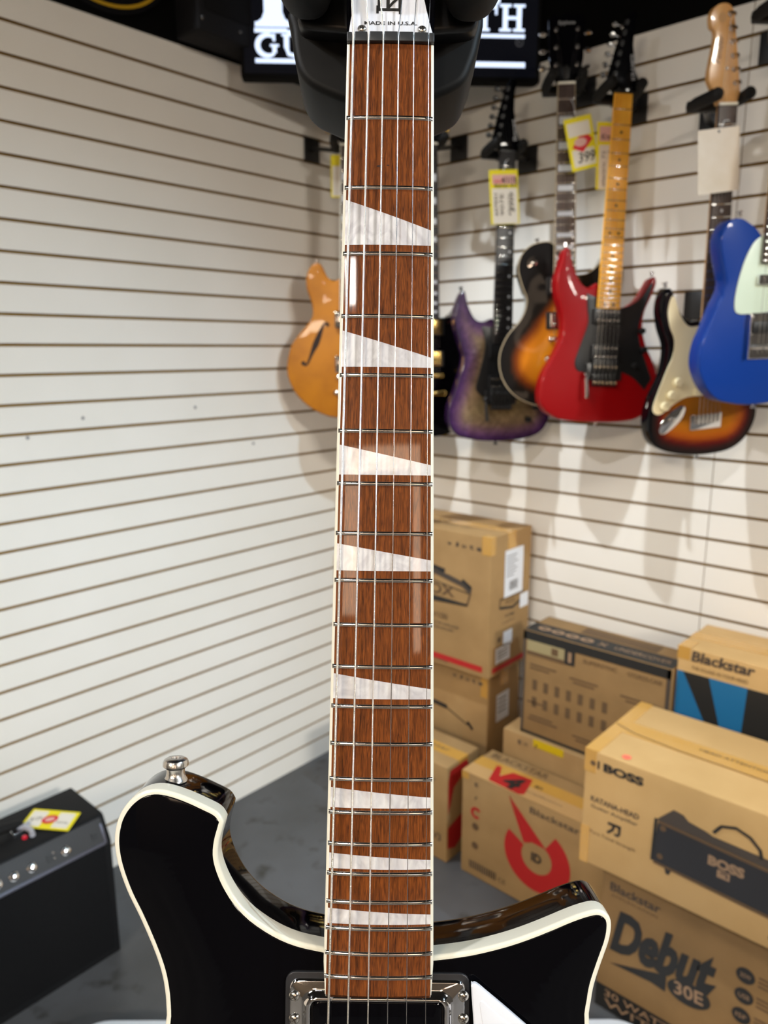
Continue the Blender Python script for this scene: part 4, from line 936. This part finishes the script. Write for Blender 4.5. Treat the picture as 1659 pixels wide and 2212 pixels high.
# debut box and the boss box on it
t, F, S, TP, W, D, H = carton('cardboard_box', 'large brown box with big slanted black lettering, on the floor under the amp-picture box', 1.222, 1.80, -.590, -.33, 0, .361, CARD3)
b = MB(); b.rect(.001, .002, W-.002, .060, INK, F)
b.build('black_band', t)
b = MB(); b.text('30 WATT COMBO AMP', .022, .036, .36, .017, OV, F, z=.0003, bold=.01); b.text('WITH EFFECTS', .022, .012, .36, .018, OV, F, z=.0003, bold=.01)
b.text('Blackstar', .019, .300, .108, .020, INKG, F, bold=.02); b.text('AMPLIFICATION', .022, .287, .1, .006, INKB, F)
b.text('Debut', .026, .156, .222, .104, INK, F, shear=.4, bold=.045, rot=.06, z=.0001)
b.poly([(.028, .124), (.150, .168), (.150, .128), (.12, .132)][::-1], INK, F); b.poly([(.214, .194), (.246, .204), (.234, .178)][::-1], INK, F)
b.disc(.196, .152, .043, INK, F, ry=.027, rot=.1); b.text('30E', .168, .138, .058, .030, OV, F, z=.0004, bold=.02, rot=.08)
for (x, y, s) in ((.295, .259, '30W'), (.296, .214, 'USB'), (.295, .169, 'ISF')):
    b.disc(x, y, .017, INK, F); b.text(s, x-.010, y-.005, .020, .010, OV, F, z=.0004)
    for k in range(3): b.rect(.318, y+.008-k*.009, .36, y+.012-k*.009, INKB, F)
b.build('lettering', t)

t, F, S, TP, W, D, H = carton('cardboard_box', 'pale cardboard box with black amplifier picture and coral sticker, resting on a brown box', 1.181, 1.73, -.620, -.345, .361, .622, CARD2, tape=False, seam=False)
b = MB(); b.text('BOSS', .041, .223, .084, .019, INK, F, bold=.05); b.disc(.018, .233, .006, INKB, F); b.rect(.028, .224, .032, .242, INK, F)
b.text('KATANA-HEAD', .018, .148, .103, .012, INKG, F, bold=.02); b.text('Guitar Amplifier', .019, .131, .101, .010, INKG, F, bold=.005)
b.text('Pure Tonal Strength', .020, .072, .098, .010, INKB, F)
b.poly([(.058, .116), (.086, .117), (.086, .111), (.058, .110)][::-1], INK, F); b.strip([(.083, .113), (.083, .098), (.080, .093), (.073, .094)], .0055, INK, F); b.strip([(.071, .113), (.069, .102), (.058, .091)], .0055, INK, F)
b.text('MODEL', .372, .020, .04, .009, INKG, F); b.build('lettering', t)
b = MB(); DB = mat('dark_print', (.016, .015, .018), .6)
b.poly([(.152, .076), (.160, .166), (.52, .147), (.52, .062)][::-1], DB, F, .0001)
b.poly([(.156, .166), (.187, .200), (.206, .197), (.216, .188), (.250, .182), (.262, .178), (.36, .176), (.52, .168), (.52, .156), (.40, .156)][::-1], INKG, F)
b.strip([(.160, .163), (.34, .155), (.52, .148)], .006, INKB, F, .0003); b.strip([(.156, .073), (.32, .066), (.52, .06)], .006, INKB, F, .0003); b.strip([(.153, .075), (.155, .168)], .006, INK, F, .0003)
b.strip([(.262, .186), (.275, .205), (.300, .213), (.325, .205), (.343, .188), (.347, .172)], .006, INK, F, .0004)
b.text('BOSS', .257, .118, .065, .021, OV, F, z=.0005, bold=.06); b.rect(.275, .100, .298, .116, OV, F, .0003); b.strip([(.281, .112), (.293, .112), (.292, .104)], .003, DB, F, .0005)
for x, y in ((.170, .152), (.168, .090)): b.disc(x, y, .006, INKB, F, .0004)
b.poly([(.178, .070), (.192, .069), (.188, .058), (.182, .058)][::-1], INK, F, .0001); b.build('printed_picture', t)
b = MB(); b.box((-.0007, -.0008, H-.050), (.024, 0, H+.0006), TAPE); b.box((-.0007, -.0008, .0), (.018, 0, .085), TAPE); b.box((-.0006, 0, H), (.028, D, H+.0009), TAPE)
b.box((.0, D/2-.028, H+.0001), (W, D/2+.028, H+.0010), TAPE); b.build('packing_tape', t)
b = MB(); b.strip([(.004, .137), (.05, .120), (.147, .112), (.334, .110), (W-.003, .110)], .0030, INKB, TP, .0006)
b.disc(.080, .018, .009, mat('coral_sticker', s2l(250, 112, 88), .5), TP, .0004); b.text('HEAD ATTENTION HANDLE WITH CARE', .18, .140, .30, .010, INKG, TP, z=.0006); b.build('top_marks', t)

# ------------------------------------------------------------------ combo amplifier against the left wall
TOLEX = noisy('black_vinyl', (.005, .005, .0055), (.009, .009, .010), nscale=700, detail=2, rough=.55, bump=.3)
GRL = noisy('black_grille_cloth', (.003, .003, .0035), (.006, .006, .007), scale=(1, 1, 1), nscale=900, detail=1, rough=.85)
t = thing('combo_amplifier', 'black combo guitar amplifier against the left slat wall, yellow tag on top', 'amplifier', Matrix.Translation((.104, -1.213, 0)))
LA = .56; prof = [(0, 0), (.186, 0), (.186, .302), (.158, .356), (.150, .360), (0, .360)]
for m_ in (TOLEX, GRL): m_.node_tree.nodes['Principled BSDF'].inputs['Specular IOR Level'].default_value = .2
AF = frame((0, 0, 0), (1, 0, 0), (0, 0, 1))
b = MB(); b.solid(prof, LA, 0, TOLEX, .004, .004, AF); b.build('cabinet', t, smooth=50)
GF = frame((.1868, -.022, .020), (0, -1, 0), (0, 0, 1)); GF = frame((.1865, -.022, .020), (0, -1, 0), (0, 0, 1))
b = MB(); b.box((.1855, -LA+.020, .020), (.1905, -.018, .296), GRL, r=.002); b.build('grille_cloth', t)
pd = Vector((.158-.186, 0, .356-.302)).normalized(); PN = Vector((pd.z, 0, -pd.x))
PA = frame((.186+PN.x*.0006, -LA+.012, .302+PN.z*.0006), (0, 1, 0), pd); PL = LA-.024
b = MB(); b.box((0, .002, 0), (PL, .058, .0015), mat('amp_control_panel', (.018, .018, .020), .35), PA); cp = b.build('control_panel', t)
b = MB(); GM_ = mat('dull_grey_trim', (.10, .10, .13), .35, .5)
b.box((0, -.004, 0), (PL, .003, .004), GM_, PA, r=.001); b.box((PL-.006, -.004, 0), (PL, .044, .004), GM_, PA, r=.001); b.build('panel_trim', t)
for k, (sx, sy) in enumerate(((.092, .024), (.168, .024), (.206, .024), (.240, .024), (.275, .024), (.31, .024), (.345, .024), (.38, .024))):
    b = MB(); M = PA @ Matrix.Translation((PL+.0-sx, sy, .0015)); b.lathe([(.0098, 0), (.0098, .002), (.0078, .003), (.0072, .013), (.006, .0155), (.002, .0165)], CHROME, M, 20); b.build('knob', cp)
b = MB()
for sx in (.024, .128): b.box((PL-sx-.006, .016, .0015), (PL-sx+.006, .032, .004), BLKPL, PA)
for sy in (.020, .032): b.lathe([(.0025, 0), (.002, .001)], CHROME, PA @ Matrix.Translation((PL-.118, sy, .0015)), 12)
b.build('input_jacks', cp)
b = MB(); b.tube([(.075, -.155, .362), (.078, -.16, .374), (.085, -.20, .386), (.09, -.28, .390), (.085, -.36, .386), (.078, -.40, .374), (.075, -.405, .362)], .0105, BLKRUB, 12); b.box((.062, -.150-.03, .360), (.092, -.150, .366), CHROME, r=.001); b.box((.062, -.41, .360), (.092, -.38, .366), CHROME, r=.001); b.build('carry_handle', t)
b = MB(); b.lathe([(.006, 0), (.006, .004), (.003, .006)], mat('red_jewel', s2l(190, 30, 50), .2, coat=1., emit=s2l(190, 30, 50), es=.25), Matrix.Translation((.116, -.165, .360)), 16); b.build('indicator_lamp', t)

# ------------------------------------------------------------------ price tags
def card(name, label, P, th=.0006, m=TAGY, group='price tags'):
    """P: four world corners TL TR BR BL; returns thing and a frame with unit-true axes"""
    P = [Vector(p) for p in P]; xd = (P[1]-P[0]+P[2]-P[3]).normalized(); yd = (P[0]-P[3]+P[1]-P[2]).normalized(); z = xd.cross(yd).normalized(); yd = z.cross(xd)
    o = P[3]; M = Matrix(((xd.x, yd.x, z.x, o.x), (xd.y, yd.y, z.y, o.y), (xd.z, yd.z, z.z, o.z), (0, 0, 0, 1)))
    W_ = ((P[1]-P[0]).length+(P[2]-P[3]).length)/2; H_ = ((P[0]-P[3]).length+(P[1]-P[2]).length)/2
    t = thing(name, label, 'price tag', M, group); b = MB(); b.solid(rrect(0, 0, W_, H_, .002, 2), 0, -th, m); b.build('card', t); return t, W_, H_
def string_loop(t, M, a, b_):
    I = M.inverted(); q = MB(); a = Vector(a); b_ = Vector(b_); c = (a+b_)/2+Vector((0, 0, .01)); q.tube([I @ a, I @ c, I @ b_], .0007, WHT, 6); q.build('hanging_thread', t)
t, W, H = card('price_tag', 'yellow and white handwritten tag hanging on the purple burst guitar', [(.632, -.198, 1.882), (.681, -.127, 1.887), (.676, -.146, 1.752), (.632, -.204, 1.747)])
b = MB(); b.rect(.008, H-.036, W-.006, H-.012, PINK, z=.0003); b.rect(.006, .0015, W-.004, H-.046, TAGP, z=.0003); b.build('printed_panels', t)
b = MB(); b.text('SALE', .012, H-.033, .024, .010, REDST, z=.0006); b.text('4/1/18', .034, H-.034, .042, .016, INK, z=.0007, bold=.01); b.text('Ibanez RG', .012, H-.044, .066, .009, INK, z=.0007, shear=.4, bold=.01)
for x, s in ((.010, '607E01'), (.026, '907E'), (.046, 'electric')): b.text(s, x+.011, .022, .055, .010, INKG, z=.0007, rot=PI/2)
b.text('$999', W-.012, .030, .05, .012, INK, z=.0007, rot=PI/2, shear=.3); b.build('handwriting', t)
string_loop(t, t.matrix_world, PUR @ Vector((0, -.02, .006)), t.matrix_world @ Vector((W/2, H-.003, 0)))
t, W, H = card('price_tag', 'yellow tag with red arrow and handwritten 399, tilted on the sunburst single cutaway', [(.817, -.182, 1.967), (.871, -.136, 1.985), (.890, -.132, 1.861), (.844, -.171, 1.850)])
b = MB(); b.rect(.006, H-.044, W-.007, H-.012, TAGP, z=.0003); b.rect(.008, .008, W-.006, .048, TAGP, z=.0003); b.build('printed_panels', t)
b = MB(); b.poly([(.008, .060), (.060, .060), (.060, .052), (W/2+.004, .038), (.012, .052)][:0] or [(.010, .054), (W/2, .040), (W-.006, .066), (W-.014, .078), (.030, .078)], REDST, z=.0006); b.disc(W/2-.002, .064, .015, PINK, z=.0009, ry=.010); b.build('red_arrow_print', t)
b = MB(); b.text('399', .018, .016, .044, .024, INK, z=.0008, shear=.25, bold=.01); b.build('handwriting', t)
string_loop(t, t.matrix_world, LPM @ Vector((.01, -.04, .006)), t.matrix_world @ Vector((W*.45, H-.003, 0)))
t, W, H = card('price_tag', 'narrow yellow and white tag half hidden behind the amber maple neck', [(.895, -.150, 1.959), (.935, -.107, 1.959), (.940, -.114, 1.806), (.901, -.157, 1.805)])
b = MB(); b.rect(.006, H-.044, W, H-.010, PINK, z=.0003); b.rect(.006, .001, W, H-.052, TAGP, z=.0003); b.build('printed_panels', t)
b = MB(); b.text('Kramer', .010, H-.040, .05, .014, INK, z=.0006, shear=.3, bold=.01)
for x, s in ((.012, 'electric 72'), (.026, 'pacer red'), (.042, '02120Z8')): b.text(s, x+.010, .008, .08, .009, INKG, z=.0006, rot=PI/2)
b.build('handwriting', t)
string_loop(t, t.matrix_world, RED @ Vector((-.018, -.03, -.012)), t.matrix_world @ Vector((W/2, H-.003, 0)))
t, W, H = card('price_tag', 'blank off-white card hanging on the neck with natural maple headstock', [(1.198, -.288, 1.855), (1.254, -.213, 1.873), (1.249, -.201, 1.748), (1.193, -.277, 1.737)], m=noisy('blank_card', s2l(222, 208, 186), s2l(236, 226, 212), nscale=9, rough=.7, lo=.3, hi=.55))
b = MB(); b.disc(W/2, H-.006, .0028, SATIN, z=.0004); b.build('eyelet', t)
string_loop(t, t.matrix_world, STM @ Vector((0, -.03, .006)), t.matrix_world @ Vector((W/2, H-.006, .001)))
t, W, H = card('price_tag', 'yellow tag with red oval lying on top of the black combo amplifier', [(.148, -1.320, .373), (.240, -1.250, .368), (.272, -1.304, .364), (.179, -1.372, .366)])
b = MB(); b.rect(.006, .006, .042, H-.006, TAGP, z=.0003); b.rect(.070, .006, W-.008, H-.006, TAGP, z=.0003); b.build('printed_panels', t)
b = MB(); b.disc(.056, H/2, .018, REDST, z=.0006, ry=.014, rot=.4); b.disc(.056, H/2, .011, PINK, z=.0009, ry=.006, rot=.4); b.build('red_arrow_print', t)
b = MB(); b.text('$129', .014, .02, .024, .012, INKG, z=.0006, rot=.3); b.text('used amp', .076, .02, .026, .008, INKG, z=.0006); b.build('handwriting', t)
I = t.matrix_world.inverted()
b = MB(); b.tube([I @ Vector(p) for p in ((.185, -1.352, .368), (.190, -1.375, .372), (.182, -1.42, .383), (.170, -1.50, .386), (.165, -1.58, .38))], .0045, mat('clear_plastic_strap', s2l(170, 170, 180), .3), 10)
b.tube([I @ Vector(p) for p in ((.190, -1.368, .370), (.212, -1.36, .368), (.232, -1.365, .366))], .006, MATS['clear_plastic_strap'], 10); b.build('plastic_strap', t)
t, W, H = card('price_tag', 'yellow tag edge on the honey yellow guitar, just left of the front guitar neck', [(.150, -.318, 1.975), (.205, -.272, 1.975), (.205, -.272, 1.86), (.150, -.318, 1.86)])
b = MB(); b.rect(.004, .004, W-.004, H-.03, TAGP, z=.0003); b.build('printed_panels', t)
string_loop(t, t.matrix_world, SEM @ Vector((0, -.01, .006)), t.matrix_world @ Vector((W/2, H-.003, 0)))

# ------------------------------------------------------------------ lit screen across the corner
q2 = 2**.5
TVM = frame((.332, -.332, 0), (1/q2, 1/q2, 0), (0, 0, 1)); TVM = Matrix.Translation((.332, -.332, 2.12)) @ TVM.to_3x3().to_4x4()
t = thing('wall_screen', 'black flat screen across the corner with glowing white sign lettering', 'screen', TVM)
b = MB(); b.solid(rrect(-.349, .008, .447, .470, .006), 0, -.035, mat('screen_bezel', (.002, .002, .002), .7, 0, 0, .1), .002); b.build('screen_housing', t)
b = MB(); b.rect(-.339, .020, .437, .460, mat('dark_screen', (.004, .004, .006), .12, emit=(.5, .6, 1.), es=.004), z=.0006); b.build('screen', t)
LIT = mat('lit_screen_lettering', (0, 0, 0), .4, emit=(.66, .77, 1.), es=1.45)
b = MB(); Z = .0012
def srect(x0, y0, x1, y1): b.rect(x0, y0-2.12+.0, x1, y1-2.12, LIT, z=Z)
for y in (2.2365, 2.1645): srect(-.310, y, -.190 if y < 2.2 else -.225, y+.011)
srect(-.225, 2.2345, .403, 2.2435); srect(-.19, 2.1635, .406, 2.1765)
# large slab letters of the upper line
def slab(x, w_, kind, y0=2.2500, y1=2.315, sw=.013):
    q = .012
    if kind == 'T': srect(x, y1-.012, x+w_, y1); srect(x, y1-.026, x+.006, y1); srect(x+w_-.006, y1-.026, x+w_, y1); srect(x+w_/2-sw/2, y0, x+w_/2+sw/2, y1); srect(x+w_/2-sw, y0, x+w_/2+sw, y0+.007)
    if kind == 'H':
        for u in (x+.009, x+w_-.009-sw): srect(u, y0, u+sw, y1); srect(u-.009, y0, u+sw+.009, y0+.007); srect(u-.009, y1-.007, u+sw+.009, y1)
        srect(x+.01, (y0+y1)/2-.004, x+w_-.01, (y0+y1)/2+.004)
slab(.262, .066, 'T'); slab(.334, .068, 'H')
srect(-.284, 2.250, -.236, 2.42); srect(-.308, 2.250, -.212, 2.262)
b.poly([(-.284, 2.262-2.12), (-.284, 2.285-2.12), (-.290, 2.270-2.12), (-.302, 2.262-2.12)], LIT, z=Z); b.poly([(-.236, 2.262-2.12), (-.218, 2.262-2.12), (-.230, 2.27-2.12), (-.236, 2.285-2.12)], LIT, z=Z)
srect(-.308, 2.41, -.16, 2.425); srect(-.24, 2.335, -.19, 2.347)
b.strip([(.306, 2.335-2.12), (.302, 2.318-2.12), (.315, 2.312-2.12), (.330, 2.320-2.12), (.334, 2.345-2.12)], .010, LIT, z=Z)
# G and U of the lower line
gx, gy = -.2765, 2.2065-2.12
arc_ = [(gx+.0265*math.cos(a), gy+.0245*math.sin(a)) for a in [math.radians(48+k*(262/20)) for k in range(21)]]
b.strip(arc_, [.007+.007*abs(math.sin(PI*k/20)) for k in range(21)], LIT, z=Z)
b.rect(gx+.013, gy+.010, gx+.020, gy+.028, LIT, z=Z); b.rect(gx+.006, gy-.003, gx+.029, gy+.003, LIT, z=Z); b.rect(gx+.012, gy-.018, gx+.023, gy+.001, LIT, z=Z)
b.rect(-.240, gy+.022, -.214, gy+.028, LIT, z=Z); b.rect(-.234, gy-.006, -.221, gy+.026, LIT, z=Z); b.strip([(-.2275, gy-.004), (-.222, gy-.020), (-.205, gy-.024), (-.19, gy-.018), (-.186, gy-.002), (-.186, gy+.026)], .010, LIT, z=Z)
DIM = mat('dim_screen_mark', (0, 0, 0), .4, emit=(.5, .5, .55), es=.10)
for k in range(16): a0, a1 = 2*PI*k/16, 2*PI*(k+1)/16; b.poly([(.389+.011*math.cos(a0), .105+.011*math.sin(a0)), (.389+.011*math.cos(a1), .105+.011*math.sin(a1)), (.389+.009*math.cos(a1), .105+.009*math.sin(a1)), (.389+.009*math.cos(a0), .105+.009*math.sin(a0))][::-1], DIM, z=Z)
b.text('R', .385, .100, .008, .010, DIM, z=Z); b.build('lit_lettering', t)
b = MB(); b.tube([(0, .2, -.035), (0, .2, -.14)], .02, DARKM, 12); b.tube([(0, .2, -.14), (-.2, .2, -.30)], .015, DARKM, 10); b.build('wall_bracket', t)

# black oval sign with a yellow rim, dark speaker on the left wall
SG = Matrix.Translation((.018, -.925, 2.355)) @ frame((0, 0, 0), (0, 1, 0), (0, 0, 1))
t = thing('wall_sign', 'black oval sign with yellow rim above the left slat wall, cut by the frame', 'sign', SG)
b = MB(); o1 = [(.19*math.cos(2*PI*k/64), .150*math.sin(2*PI*k/64)) for k in range(64)]; b.solid(o1, 0, -.016, mat('black_sign_board', (.004, .004, .005), .7, 0, 0, .1), .002); b.build('sign_board', t)
b = MB(); YR = mat('yellow_rim_paint', s2l(190, 150, 14), .5)
o2 = [(.178*math.cos(2*PI*k/64), .139*math.sin(2*PI*k/64)) for k in range(64)]; o3 = [(.170*math.cos(2*PI*k/64), .1315*math.sin(2*PI*k/64)) for k in range(64)]
for k in range(64): b.poly([o2[k], o2[(k+1) % 64], o3[(k+1) % 64], o3[k]], YR, z=.0006)
b.disc(.070, -.100, .005, YR, z=.0006); b.build('yellow_rim', t)
t = thing('loudspeaker', 'dark wall speaker box above the left slat wall beside the oval sign', 'speaker', Matrix.Translation((.004, -.56, 2.20)))
b = MB(); b.box((0, -.16, 0), (.10, .10, .30), mat('dark_speaker_box', (.008, .008, .010), .7, 0, 0, .2), r=.006); b.build('speaker_cabinet', t)
b = MB(); b.box((.10, -.14, .05), (.104, .08, .28), GRL, r=.001); b.build('speaker_grille', t)
b = MB()
for y in (-.145, -.03, .085): b.lathe([(.005, 0), (.004, .002)], STEEL, Matrix.Translation((.10, y, .03)) @ Matrix.Rotation(PI/2, 4, 'Y'), 12)
b.build('bolt', t)
